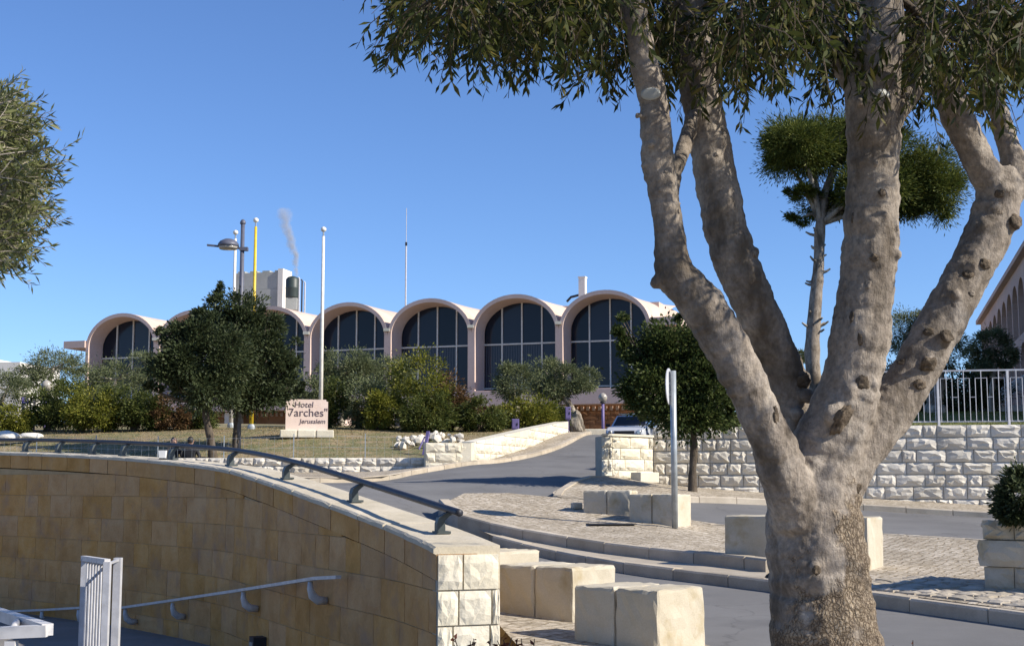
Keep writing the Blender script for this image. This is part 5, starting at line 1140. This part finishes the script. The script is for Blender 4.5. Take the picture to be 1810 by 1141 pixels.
# shrubs
def shrub(px, py, d, rx, ry, m, lab, seed, n=5000, leaf=.10):
    rx *= 1.15; py -= ry * .12; ry *= 1.15; n = int(n * 1.4)
    c = P(px, 0, d); gz = LAWN(c.x, d); o = thing('shrub', lab, 'shrub', (c.x, d, gz)); bl = [px_blob(px, py, d, rx, ry), px_blob(px - rx * .45, py + ry * .35, d - .3, rx * .6, ry * .55), px_blob(px + rx * .45, py + ry * .3, d - .2, rx * .6, ry * .6)]
    crown(o, bl, n, max(14, n // 150), leaf, .42, m, seed, .30)
    for k in range(4):
        e = Vector(bl[0][0]) + Vector(((k - 1.5) * .25 * bl[0][1], 0, 0)); trunk(o, [(c.x + (k - 1.5) * .06, d, gz - .05), ((c.x + e.x) / 2, d, (gz + e.z) / 2), e], [.04, .03, .01], 'bark_dark', 5, 'stem', .1, seed + k)
SH = [(150, 695, 60, 60, 34, 'leaf_green', 'deep green tall hedge shrub behind the left olives'), (22, 742, 47.5, 30, 20, 'leaf_yellowgreen', 'low yellow-green shrub left of the purple gate'), (78, 728, 48.5, 24, 28, 'leaf_green', 'green shrub between the purple gate and the globe lamp'), (112, 718, 48, 36, 34, 'leaf_green', 'green shrub with reddish tips beside the left globe lamp'), (168, 725, 47, 44, 34, 'leaf_yellowgreen', 'yellow-green shrub below the first arch'), (215, 722, 47.5, 34, 36, 'leaf_green', 'dull green shrub between the yellow-green shrub and the dark tree'),
      (258, 730, 47, 32, 30, 'leaf_green', 'dull green shrub half behind the dark round tree'), (300, 735, 47, 28, 24, 'leaf_red', 'low brown shrub behind the dark round tree'), (350, 735, 47.5, 30, 24, 'leaf_green', 'green shrub behind the leaning trunk'),
      (590, 718, 46, 22, 36, 'leaf_green', 'dark shrub right behind the hotel sign'), (545, 700, 48, 34, 26, 'leaf_olive_far', 'grey shrub behind the top of the hotel sign'), (645, 715, 46, 34, 40, 'leaf_olive_far', 'greyish olive-coloured shrub right of the hotel sign'), (680, 728, 45, 30, 28, 'leaf_yellowgreen', 'low yellow-green shrub by the rocks'),
      (745, 690, 45.5, 40, 54, 'leaf_yellowgreen', 'tall yellow-green bush before the fifth arch'), (755, 730, 44.6, 40, 30, 'leaf_green', 'deep green bush at the rock heap'), (800, 715, 46, 34, 42, 'leaf_red', 'rust-red bush right of the tall yellow-green one'), (850, 733, 45.4, 34, 28, 'leaf_green', 'dark green bush left of the squat purple box'),
      (935, 733, 47.5, 42, 24, 'leaf_yellowgreen', 'yellow-green hedge bush right of the squat purple box'), (975, 738, 48.5, 26, 20, 'leaf_green', 'small green bush at the top of the drive wall')]
for i, (px, py, d, rx, ry, m_, lab) in enumerate(SH): shrub(px, py, d, rx, ry, m_, lab, 300 + i * 7, 5200 if rx > 30 else 3600)
# dry grass on the lawns
def grass(name, lab, poly, hf, n, m_, seed):
    rg_g = np.random.default_rng(seed); pa = np.array(poly); q = np.column_stack([rg_g.uniform(pa[:, 0].min(), pa[:, 0].max(), n * 3), rg_g.uniform(pa[:, 1].min(), pa[:, 1].max(), n * 3)])
    q = q[inside(poly, q[:, 0], q[:, 1])][:n]; z = hf(q[:, 0], q[:, 1]); k = len(q); dr = rg_g.normal(size=(k, 3)) * .5; dr[:, 2] = 1
    L = rg_g.uniform(.03, .085, k); o = link(name, leaf_mesh(name, np.column_stack([q, z - .03]), dr, L, L * .22, .1, seed), m_); tag(o, lab, 'grass', kind='stuff')
M['leaf_straw'] = m_leaf('leaf_straw', [(.16, .15, .05), (.30, .23, .12), (.40, .32, .19), (.34, .26, .15)], .3, .8)
M['leaf_grass'] = m_leaf('leaf_grass', [(.08, .11, .02), (.14, .16, .04), (.26, .22, .08)], .3, .8)
grass('grass', 'short dry straw-coloured grass covering the hotel lawn', [(-18, 39), (-10, 37.9), (-2.4, 37.2), (0.4, 41.4), (1.6, 46.5), (-2, 48), (-18, 48)], lambda x, y: LAWN(x, y) - .02, 60000, 'leaf_straw', 9)
grass('grass', 'green grass of the upper lawn behind the white railing', [(8, 28.8), (15, 27.7), (18, 40), (9.6, 42)], lambda x, y: RLAWN(x, y), 30000, 'leaf_grass', 10)
# upper lawn trees
def rtree(px, py, d, rx, ry, lab, seed, n, m_, extra=(), trk=None, r=.16, bark='bark_pale'):
    bl = [px_blob(px, py, d, rx, ry)] + [px_blob(*e) for e in extra]; tp = trk or [P(px, 735, d), P(px, 700, d), P(px + 4, 660, d), P(px, py, d)]
    b = tp[0]; tp = [Vector((b.x, b.y, RLAWN(b.x, b.y) - .1))] + tp[1:]
    return olive(bl, n, tp[0], tp, lab, seed, m_, r, bark, .1)
rtree(1665, 615, 38, 40, 34, 'olive tree with a thick pale gnarled trunk behind the white railing', 401, 7000, 'leaf_olive_far', [(1640, 640, 38, 25, 20)], [P(1655, 735, 38), P(1652, 712, 38), P(1658, 690, 38), P(1665, 640, 38)], .22)
rtree(1752, 612, 41, 34, 30, 'grey-green olive tree on a thin trunk close to the shaded wing', 406, 8000, 'leaf_olive_far', [(1725, 635, 41, 25, 24), (1775, 625, 41, 20, 22)], None, .09)
rtree(1600, 592, 52, 36, 38, 'olive tree between the two big limbs beyond the upper lawn', 402, 7000, 'leaf_olive_far', [(1625, 570, 52, 20, 20)])
rtree(1412, 630, 66, 14, 12, 'small far tree behind the pine trunk', 403, 2500, 'leaf_olive_far')
hd = thing('hedge', 'dark hedge in shade beside the hotel wing', 'hedge', tuple(P(1715, 725, 44)))
crown(hd, [px_blob(1705, 690, 44, 40, 42), px_blob(1745, 680, 46, 38, 44), px_blob(1650, 700, 45, 44, 36), px_blob(1590, 690, 46, 40, 40), px_blob(1690, 720, 44, 60, 18), px_blob(1610, 722, 44.5, 60, 18)], 22000, 130, .12, .4, 'leaf_oak', 404, .3)
# pine
pn = thing('pine_tree', 'tall pine with bare stubby trunk and flat spreading crown', 'tree', tuple(P(1432, 745, 52)))
tp = [Vector((P(1432, 0, 52).x, 52, 2.2)), P(1436, 640, 52), P(1441, 540, 52), P(1447, 470, 52), P(1450, 400, 52), P(1462, 330, 52), P(1490, 270, 52)]
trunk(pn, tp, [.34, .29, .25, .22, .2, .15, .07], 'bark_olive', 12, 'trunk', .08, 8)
rr = random.Random(4)
for k in range(24):
    y = rr.uniform(405, 600); f = (y - 400) / 240; cx_ = 1450 - (y - 400) * .055; a = rr.uniform(0, 6.28); s = P(cx_, y, 52); l = rr.uniform(.3, .62)
    dv_ = Vector((math.cos(a), math.sin(a) * .8, rr.uniform(-.05, .4))); MB().tube([s, s + dv_ * l * .7, s + dv_ * l + Vector((0, 0, .05))], [.07, .05, .03], 6).build('branch_stub', 'bark_pale', pn)
bp = [px_blob(1420, 265, 52, 70, 45, 60), px_blob(1400, 250, 51, 48, 32), px_blob(1480, 250, 53, 70, 36), px_blob(1560, 270, 52, 70, 40), px_blob(1630, 310, 52, 60, 48), px_blob(1660, 345, 51.5, 40, 38), px_blob(1600, 355, 52.5, 50, 30), px_blob(1420, 345, 52, 28, 16), px_blob(1470, 360, 52.5, 40, 22), px_blob(1415, 385, 52, 18, 10), px_blob(1540, 335, 51, 60, 36), px_blob(1370, 275, 52, 22, 26)]
bp = [(c__, a__ * 1.12, b__ * 1.12, d__ * 1.15) for c__, a__, b__, d__ in bp]
crown(pn, bp, 150000, 460, .16, .2, 'leaf_pine', 405, .33, shell=.25); 
for b_ in bp: trunk(pn, [P(1452, 395, 52), Vector(b_[0]).lerp(P(1465, 330, 52), .45) - Vector((0, 0, .4)), Vector(b_[0])], [.12, .08, .03], 'bark_pale', 6, 'limb', .1, 3)

# ------------------------------------------------------------------ twig-borne foliage for the near trees
def twigs(parent, anchors, seed, m, leaf=(.05, .075), wr=.23, nl=(9, 17), tl=(.22, .45), droop=1.0, bark='bark_olive', singles=0):
    """hanging twigs: leaves set along them; the largest-showing leaves become objects of their own"""
    rg = np.random.default_rng(seed); P_, D_, L_ = [], [], []; tw = MB()
    for a, dr in anchors:
        a = np.array(a); d = np.array(dr, float); d /= np.linalg.norm(d); n = rg.integers(*nl); l = rg.uniform(*tl); pts = [a]; k = 6
        dd = d.copy()
        for i in range(k):
            dd = dd + np.array([0, 0, -.22 * droop]) + rg.normal(size=3) * .09; dd /= np.linalg.norm(dd); pts.append(pts[-1] + dd * l / k)
        pts = np.array(pts); tw.tube([Vector(p) for p in pts[::2]], [.0035, .003, .0022, .0015], 3, False)
        ts = np.sort(rg.uniform(.1, 1.0, n)) * k
        for t_ in ts:
            i = min(k - 1, int(t_)); p = pts[i] + (pts[i + 1] - pts[i]) * (t_ - i); ax = pts[i + 1] - pts[i]; ax /= np.linalg.norm(ax)
            sd = rg.normal(size=3); sd -= ax * sd.dot(ax); sd /= np.linalg.norm(sd); P_.append(p); D_.append(ax * .75 + sd * .8 + np.array([0, 0, -.25 * droop])); L_.append(rg.uniform(*leaf))
    P_, D_, L_ = np.array(P_), np.array(D_), np.array(L_); keep = np.ones(len(P_), bool)
    if singles:
        px = np.array([proj(p) for p in P_]); vis = (px[:, 0] > 5) & (px[:, 0] < 1800) & (px[:, 1] > 5) & (px[:, 1] < 500)
        idx = np.where(vis)[0]; idx = idx[np.argsort(P_[idx, 1] / L_[idx])][:singles]; keep[idx] = False
        lm = leaf_mesh('leaf', np.zeros((1, 3)), np.array([[1., 0, 0]]), np.array([1.]), np.array([wr * 1.1]), .25, 3); lm.materials.append(M[m])
        for i in idx:
            o = bpy.data.objects.new('leaf', lm); COL.objects.link(o); q = Vector(D_[i]).to_track_quat('X', 'Z'); o.location = P_[i]; o.rotation_mode = 'QUATERNION'; o.rotation_quaternion = q @ Matrix.Rotation(rg.uniform(0, 6.28), 3, 'X').to_quaternion(); o.scale = (L_[i],) * 3
            o.parent = parent; o.matrix_parent_inverse = parent_matrix(parent).inverted()
    tag(link('foliage', leaf_mesh('foliage', P_[keep], D_[keep], L_[keep], L_[keep] * wr, .22, seed), m, parent), kind='stuff')
    tag(tw.build('twigs', bark, parent), kind='stuff')

# ================================================================== BIG FOREGROUND TREE
bt = thing('big_tree', 'large old tree with smooth grey knotted limbs and overhanging dark leaves', 'tree', (P(1455, 0, 6.0).x, 6.0, -1.32))
D0 = 6.0
def limb(pts):   # (px, py, width px, depth)
    a = smooth_path([(*tuple(P(x, y, d)), w_ / 2 * .93 * d / F) for x, y, w_, d in pts], 7); return a
LB_ = [
 [(1462, 1330, 250, 6.0), (1462, 1230, 225, 6.0), (1461, 1141, 205, 6.0), (1450, 1040, 188, 6.0), (1441, 950, 178, 6.0), (1440, 880, 172, 6.0), (1462, 800, 140, 6.0), (1490, 720, 122, 5.97), (1512, 640, 112, 5.95), (1526, 550, 108, 5.93), (1535, 470, 106, 5.92), (1541, 390, 104, 5.9), (1543, 300, 98, 5.88), (1543, 210, 104, 5.86), (1543, 150, 108, 5.86), (1553, 60, 94, 5.85), (1558, -20, 88, 5.84), (1562, -160, 78, 5.84), (1575, -320, 60, 5.86), (1590, -480, 40, 5.9)],
 [(1420, 930, 120, 5.95), (1393, 860, 98, 5.85), (1358, 765, 84, 5.78), (1330, 700, 84, 5.76), (1302, 645, 88, 5.74), (1262, 570, 88, 5.72), (1222, 515, 80, 5.7), (1193, 482, 74, 5.7), (1185, 430, 62, 5.68), (1176, 370, 58, 5.66), (1165, 300, 62, 5.64), (1158, 230, 62, 5.62), (1155, 180, 58, 5.62), (1136, 100, 54, 5.6), (1116, 0, 48, 5.58), (1090, -120, 40, 5.58), (1050, -260, 28, 5.6)],
 [(1430, 900, 100, 6.15), (1404, 820, 66, 6.22), (1398, 740, 68, 6.25), (1388, 670, 74, 6.22), (1362, 600, 76, 6.15), (1330, 535, 80, 6.08), (1303, 470, 84, 6.05), (1283, 400, 84, 6.04), (1263, 300, 80, 6.04), (1247, 210, 78, 6.05), (1230, 110, 74, 6.06), (1220, 0, 70, 6.08), (1212, -140, 58, 6.1), (1190, -300, 40, 6.1)],
 [(1450, 900, 120, 6.02), (1500, 815, 104, 6.05), (1556, 742, 94, 6.08), (1612, 665, 88, 6.12), (1665, 570, 86, 6.16), (1710, 485, 86, 6.2), (1748, 405, 86, 6.24), (1768, 340, 84, 6.26), (1765, 308, 70, 6.27)],
 [(1768, 345, 66, 6.26), (1738, 300, 64, 6.24), (1712, 248, 62, 6.22), (1688, 195, 60, 6.2), (1668, 140, 54, 6.2), (1645, 75, 46, 6.22), (1618, 0, 40, 6.25), (1600, -120, 30, 6.3)],
 [(1772, 345, 64, 6.28), (1792, 300, 52, 6.3), (1778, 240, 40, 6.32), (1758, 180, 34, 6.34), (1750, 120, 34, 6.36), (1748, 40, 32, 6.4), (1760, -80, 28, 6.45)],
 [(1775, 350, 66, 6.28), (1815, 300, 60, 6.32), (1860, 240, 50, 6.36), (1920, 130, 40, 6.4)],
 [(1182, 360, 34, 5.68), (1196, 300, 30, 5.74), (1210, 255, 28, 5.85), (1228, 200, 26, 5.98)],
 [(1535, 190, 70, 5.88), (1495, 110, 58, 5.95), (1465, 50, 50, 6.0), (1440, -40, 42, 6.05), (1400, -180, 30, 6.1)],
 [(1560, 235, 50, 5.9), (1605, 170, 40, 6.0), (1640, 110, 34, 6.1), (1680, 30, 28, 6.2)],
]
mb = MB(); rr = random.Random(12)
for L in LB_:
    a = limb(L); n = len(a)
    for i in range(n): a[i, :3] += np.array([rr.uniform(-1, 1), rr.uniform(-1, 1), 0]) * a[i, 3] * .04
    mb.tube([Vector(p[:3]) for p in a], [p[3] * rr.uniform(.97, 1.04) for p in a], 16)
# knots, burls and healed wounds
kn = [(1160, 500, 22, 5.68), (1185, 492, 20, 5.66), (1222, 500, 22, 5.7), (1415, 670, 34, 6.15), (1425, 700, 26, 6.12), (1410, 730, 24, 6.12), (1500, 690, 40, 5.82), (1530, 700, 34, 5.83), (1475, 735, 44, 5.8), (1545, 680, 22, 5.84), (1440, 1000, 20, 5.75), (1560, 340, 12, 5.76), (1548, 288, 10, 5.76), (1565, 380, 12, 5.77), (1580, 420, 12, 5.8), (1690, 520, 18, 6.05), (1672, 600, 22, 6.02), (1640, 640, 26, 6.0), (1720, 470, 20, 6.08), (1742, 400, 24, 6.12), (1790, 395, 26, 6.16), (1775, 335, 30, 6.14), (1800, 330, 26, 6.2), (1240, 155, 12, 5.95), (1235, 135, 12, 5.95), (1270, 270, 10, 5.94), (1335, 445, 16, 6.0), (1390, 610, 16, 6.1), (1150, 255, 14, 5.52), (1128, 205, 14, 5.56), (1520, 180, 18, 5.74), (1200, 360, 12, 5.6), (1345, 745, 26, 5.68), (1585, 450, 18, 5.82), (1570, 560, 16, 5.84), (1370, 720, 18, 5.7)]
for x, y, w_, d in kn:
    r = w_ / 2 * d / F; c = P(x, y, d + r * .75)
    bm = bmesh.new(); bmesh.ops.create_icosphere(bm, subdivisions=2, radius=r)
    mb.add([c + Vector((v_.co.x, v_.co.y * .9, v_.co.z * rr.uniform(.8, 1.3))) for v_ in bm.verts], [tuple(v_.index for v_ in f.verts) for f in bm.faces]); bm.free()
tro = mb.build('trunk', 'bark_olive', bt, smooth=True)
rm = tro.modifiers.new('union', 'REMESH'); rm.mode = 'VOXEL'; rm.voxel_size = .0095; rm.use_smooth_shade = True
sm_ = tro.modifiers.new('soften', 'SMOOTH'); sm_.factor = .5; sm_.iterations = 2
for nm, sz, st_ in (('bumps', .19, .026), ('ridges', .055, .012), ('grain', .02, .007)):
    tx = bpy.data.textures.new(nm, 'CLOUDS'); tx.noise_scale = sz; tx.noise_depth = 3
    dm_ = tro.modifiers.new(nm, 'DISPLACE'); dm_.texture = tx; dm_.strength = st_; dm_.mid_level = .5; dm_.texture_coords = 'GLOBAL'
# knots and hollows seated on the bark
bpy.context.view_layer.update(); dgk = bpy.context.evaluated_depsgraph_get(); tre = tro.evaluated_get(dgk); inv = tre.matrix_world.inverted()
M['knot_dark'] = m_rough('knot_dark', (0.05, 0.038, 0.025), (0.24, 0.185, 0.13), scale=26, bscale=90, bstr=.9, bdist=.01)
KN = [(1560, 340, 14, 1), (1548, 288, 9, 1), (1240, 155, 10, 1), (1236, 132, 8, 1), (1266, 272, 8, 1), (1333, 448, 11, 1.3), (1395, 612, 9, 1), (1200, 372, 9, 1.4), (1178, 302, 9, 1), (1166, 335, 7, 1.3), (1674, 593, 24, 1), (1642, 644, 28, 1), (1626, 680, 24, .8), (1743, 466, 26, .8), (1712, 484, 22, .8), (1642, 585, 20, .8), (1593, 640, 18, .7), (1686, 539, 10, 1), (1718, 519, 13, .8), (1766, 343, 20, .8), (1795, 391, 25, 1.2), (1372, 733, 17, 1.9), (1420, 674, 26, 1.1), (1525, 676, 24, 1.2), (1488, 745, 34, 1.9), (1546, 456, 15, 1), (1534, 502, 12, 1.5), (1275, 523, 9, 1), (1281, 546, 8, 1), (1444, 1007, 17, 1), (1515, 863, 20, 1), (1520, 600, 10, 2.2), (1505, 560, 9, 2.6), (1215, 520, 10, .8), (1506, 385, 7, 2.5), (1310, 560, 9, 1.2)]
for i_, (x, y, sz, asp) in enumerate(KN):
    dr_ = P(x, y, 1.0).normalized(); ok, hit, nr_, _ = tre.ray_cast(inv @ Vector((0, 0, 0)), (inv.to_3x3() @ dr_).normalized())
    if not ok: continue
    hit = tre.matrix_world @ hit; nr_ = (tre.matrix_world.to_3x3() @ nr_).normalized(); rk = sz * .5 * hit.y / F; rq = random.Random(i_)
    bm = bmesh.new(); bmesh.ops.create_icosphere(bm, subdivisions=3, radius=1)
    for v_ in bm.verts:
        q_ = v_.co.copy(); n_ = 1 + .16 * math.sin(q_.x * 5 + i_) * math.cos(q_.y * 4 + i_ * 2) + .12 * math.sin(q_.z * 9 + q_.x * 7) + rq.uniform(-.07, .07); dent = .55 * math.exp(-((q_.x + .15) ** 2 + q_.y ** 2) / .12) if q_.z > 0 else 0
        v_.co = Vector((q_.x * n_, q_.y * n_ * asp, (q_.z * n_ - dent) * .5))
    me = bpy.data.meshes.new('knot'); bm.to_mesh(me); bm.free(); me.polygons.foreach_set('use_smooth', [True] * len(me.polygons)); me.materials.append(M['knot_dark'] if sz >= 14 or asp > 1.5 else M['bark_olive'])
    o = link('knot', me, None, bt, True); o.matrix_basis = parent_matrix(bt).inverted() @ Matrix.LocRotScale(hit - nr_ * rk * .12, nr_.to_track_quat('Z', 'Y'), (rk, rk, rk))
# pale sawn wounds
for x, y, d, w_ in ((1150, 166, 5.55, 30), (1562, 165, 5.7, 24)):
    dr_ = P(x, y, 1.0).normalized(); ok, hit, nr_, _ = tre.ray_cast(inv @ Vector((0, 0, 0)), (inv.to_3x3() @ dr_).normalized())
    if not ok: continue
    s = d / F; o = MB().lathe((0, 0, 0), [(w_ * s * .6, -.03), (w_ * s * .62, .002), (w_ * s * .5, .008), (.004, .01)], 16).build('cut_scar', 'concrete', bt, True)
    o.matrix_basis = parent_matrix(bt).inverted() @ Matrix.LocRotScale(tre.matrix_world @ hit, (tre.matrix_world.to_3x3() @ nr_).to_track_quat('Z', 'Y'), (1, .62, 1))
env_x = [690, 740, 800, 850, 900, 950, 1000, 1050, 1090, 1130, 1180, 1215, 1240, 1290, 1330, 1350, 1400, 1450, 1500, 1560, 1600, 1650, 1700, 1760, 1840]
env_y = [118, 140, 140, 165, 150, 165, 150, 170, 190, 170, 200, 225, 165, 205, 215, 165, 160, 190, 215, 215, 245, 250, 215, 205, 200]
rg = np.random.default_rng(5); anch = []
while len(anch) < 1750:
    x = rg.uniform(715, 1860); dpt = rg.uniform(4.9, 7.6); yb = np.interp(x, env_x, env_y) - 8 - 125 * 6 / dpt * rg.uniform(.75, 1.0)
    if x < 745 and rg.random() < .55: continue
    y = yb - abs(rg.normal()) * 95 if rg.random() < .8 else rg.uniform(-420, yb)
    gap = math.sin(x * .021 + 1.3) * math.cos(y * .03 + x * .008)
    if gap > .55 and y > -60 and rg.random() < .7: continue
    if dpt < 5.75 and 1470 < x < 1620: continue
    if dpt < 5.6 and 1090 < x < 1300: continue
    anch.append((P(x, y, dpt), (rg.normal() * .8 - (x < 800) * .5, rg.normal() * .6, rg.uniform(-.9, .1))))
for k in range(900):   # the rest of the crown overhead
    a = rg.uniform(0, 6.28); r = math.sqrt(rg.random()) * 2.9; z = rg.uniform(2.9, 4.6); anch.append((Vector((1.5 + r * math.cos(a) * 1.15, 6.2 + r * math.sin(a), z)), (rg.normal(), rg.normal(), rg.uniform(-.6, .4))))
for k in range(150):  # unseen twigs on the sun side, added to shade the trunk
    anch.append((Vector((rg.uniform(2.9, 6.3), rg.uniform(2.2, 5.6), rg.uniform(2.0, 4.3))), (rg.normal(), rg.normal(), rg.uniform(-.6, .4))))
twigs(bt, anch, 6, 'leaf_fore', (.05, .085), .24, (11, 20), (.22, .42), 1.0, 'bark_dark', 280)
# thin branches that carry the hanging foliage
rr = random.Random(31)
for k in range(40):
    sx_ = rr.choice([(1116, -40, 5.58), (1215, -80, 6.08), (1560, -60, 5.84), (1440, -60, 6.05), (1640, 40, 6.2), (1750, 60, 6.4), (1090, -120, 5.58), (1465, 60, 6.0)])
    ex = sx_[0] + rr.uniform(-330, 260) * (1.2 if sx_[0] < 1200 else .7); ex = max(740, ex); dd = sx_[2] + rr.uniform(-.8, .9); s0_ = P(*sx_); e0_ = P(ex, rr.uniform(-120, 70), dd)
    trunk(bt, [s0_, s0_.lerp(e0_, .5) + Vector((0, 0, rr.uniform(.05, .25))), e0_], [.018, .011, .004], 'bark_dark', 6, 'branch', .08, k)
# ================================================================== OLIVE BOUGH AT LEFT
lo = thing('olive_tree', 'near olive tree with silvery narrow leaves reaching in at the left edge', 'tree', (P(-230, 0, 7.5).x, 7.5, FLOOR_Z))
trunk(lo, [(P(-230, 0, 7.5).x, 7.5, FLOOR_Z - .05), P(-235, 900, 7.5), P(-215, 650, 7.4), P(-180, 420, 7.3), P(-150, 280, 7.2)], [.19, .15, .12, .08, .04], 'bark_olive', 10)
anch = []; lx = [120, 170, 230, 290, 340, 400, 440, 480]; ly = [-5, 28, 55, 72, 70, 62, 50, 12]
while len(anch) < 1050:
    y = rg.uniform(175, 480); xm = np.interp(y, lx, ly); x = xm - 45 - abs(rg.normal()) * 85; d = rg.uniform(6.3, 8.2); anch.append((P(x, y, d), (rg.uniform(.1, 1.0), rg.normal() * .5, rg.uniform(-.2, .75))))
for x, y, dx in ((85, 285, .9), (88, 297, 1), (70, 410, 1), (60, 385, .8), (45, 235, .7), (50, 440, .9)): anch.append((P(x - 30, y + 12, 7), (dx, -.1, .45)))
for k in range(160): anch.append((P(rg.uniform(-420, -110), rg.uniform(130, 520), rg.uniform(6.4, 8.6)), (rg.normal(), rg.normal(), rg.uniform(-.3, .6))))
twigs(lo, anch, 16, 'leaf_olive', (.045, .072), .19, (12, 22), (.16, .32), .25, 'bark_pale', 150)
for k in range(12): trunk(lo, [P(-180, 420, 7.3), P(rg.uniform(-140, -60), rg.uniform(200, 430), 7.2), P(rg.uniform(-40, 40), rg.uniform(160, 450), rg.uniform(6.8, 7.6))], [.03, .018, .006], 'bark_pale', 6, 'branch', .1, k)
# ================================================================== SMALL PLANTS AT THE BOTTOM EDGE
def dryplant(px, py, d, n, seed, lab):
    b = P(px, py, d); gz = g(b.x, d) if b.x > -.4 else FLOOR_Z; o = thing('dry_plant', lab, 'plant', (b.x, d, gz)); r2 = random.Random(seed); lm = leaf_mesh('leaf', np.zeros((1, 3)), np.array([[1., 0, 0]]), np.array([1.]), np.array([.5]), .3, 3); lm.materials.append(M['leaf_dry'])
    for k in range(n):
        tpx, tpy = px + r2.uniform(-60, 60), py + r2.uniform(-8, 24); tip = P(tpx, tpy, d + r2.uniform(-.15, .15)); MB().tube([(b.x, d, gz - .03), ((b.x + tip.x) / 2, d, (gz + tip.z) / 2 + .05), tip], [.008, .006, .002], 5).build('stem', 'bark_dark', o)
        for j in range(7):
            f = r2.uniform(.55, 1); q = Vector((b.x, d, gz)).lerp(tip, f); lf = bpy.data.objects.new('leaf', lm); COL.objects.link(lf); lf.location = q; lf.rotation_euler = (r2.random() * 6, r2.uniform(-.9, .4), r2.random() * 6); s = r2.uniform(.025, .05); lf.scale = (s, s, s); lf.parent = o; lf.matrix_parent_inverse = parent_matrix(o).inverted()
dryplant(850, 1130, 6.5, 14, 1, 'dry dark-red leafy plant beside the ramp wall pier')
dryplant(935, 1134, 6.8, 7, 2, 'dry dark-red leafy plant below the middle stone block')
dryplant(1600, 1137, 6.4, 5, 3, 'dry red-leaved sprigs right of the big tree trunk')
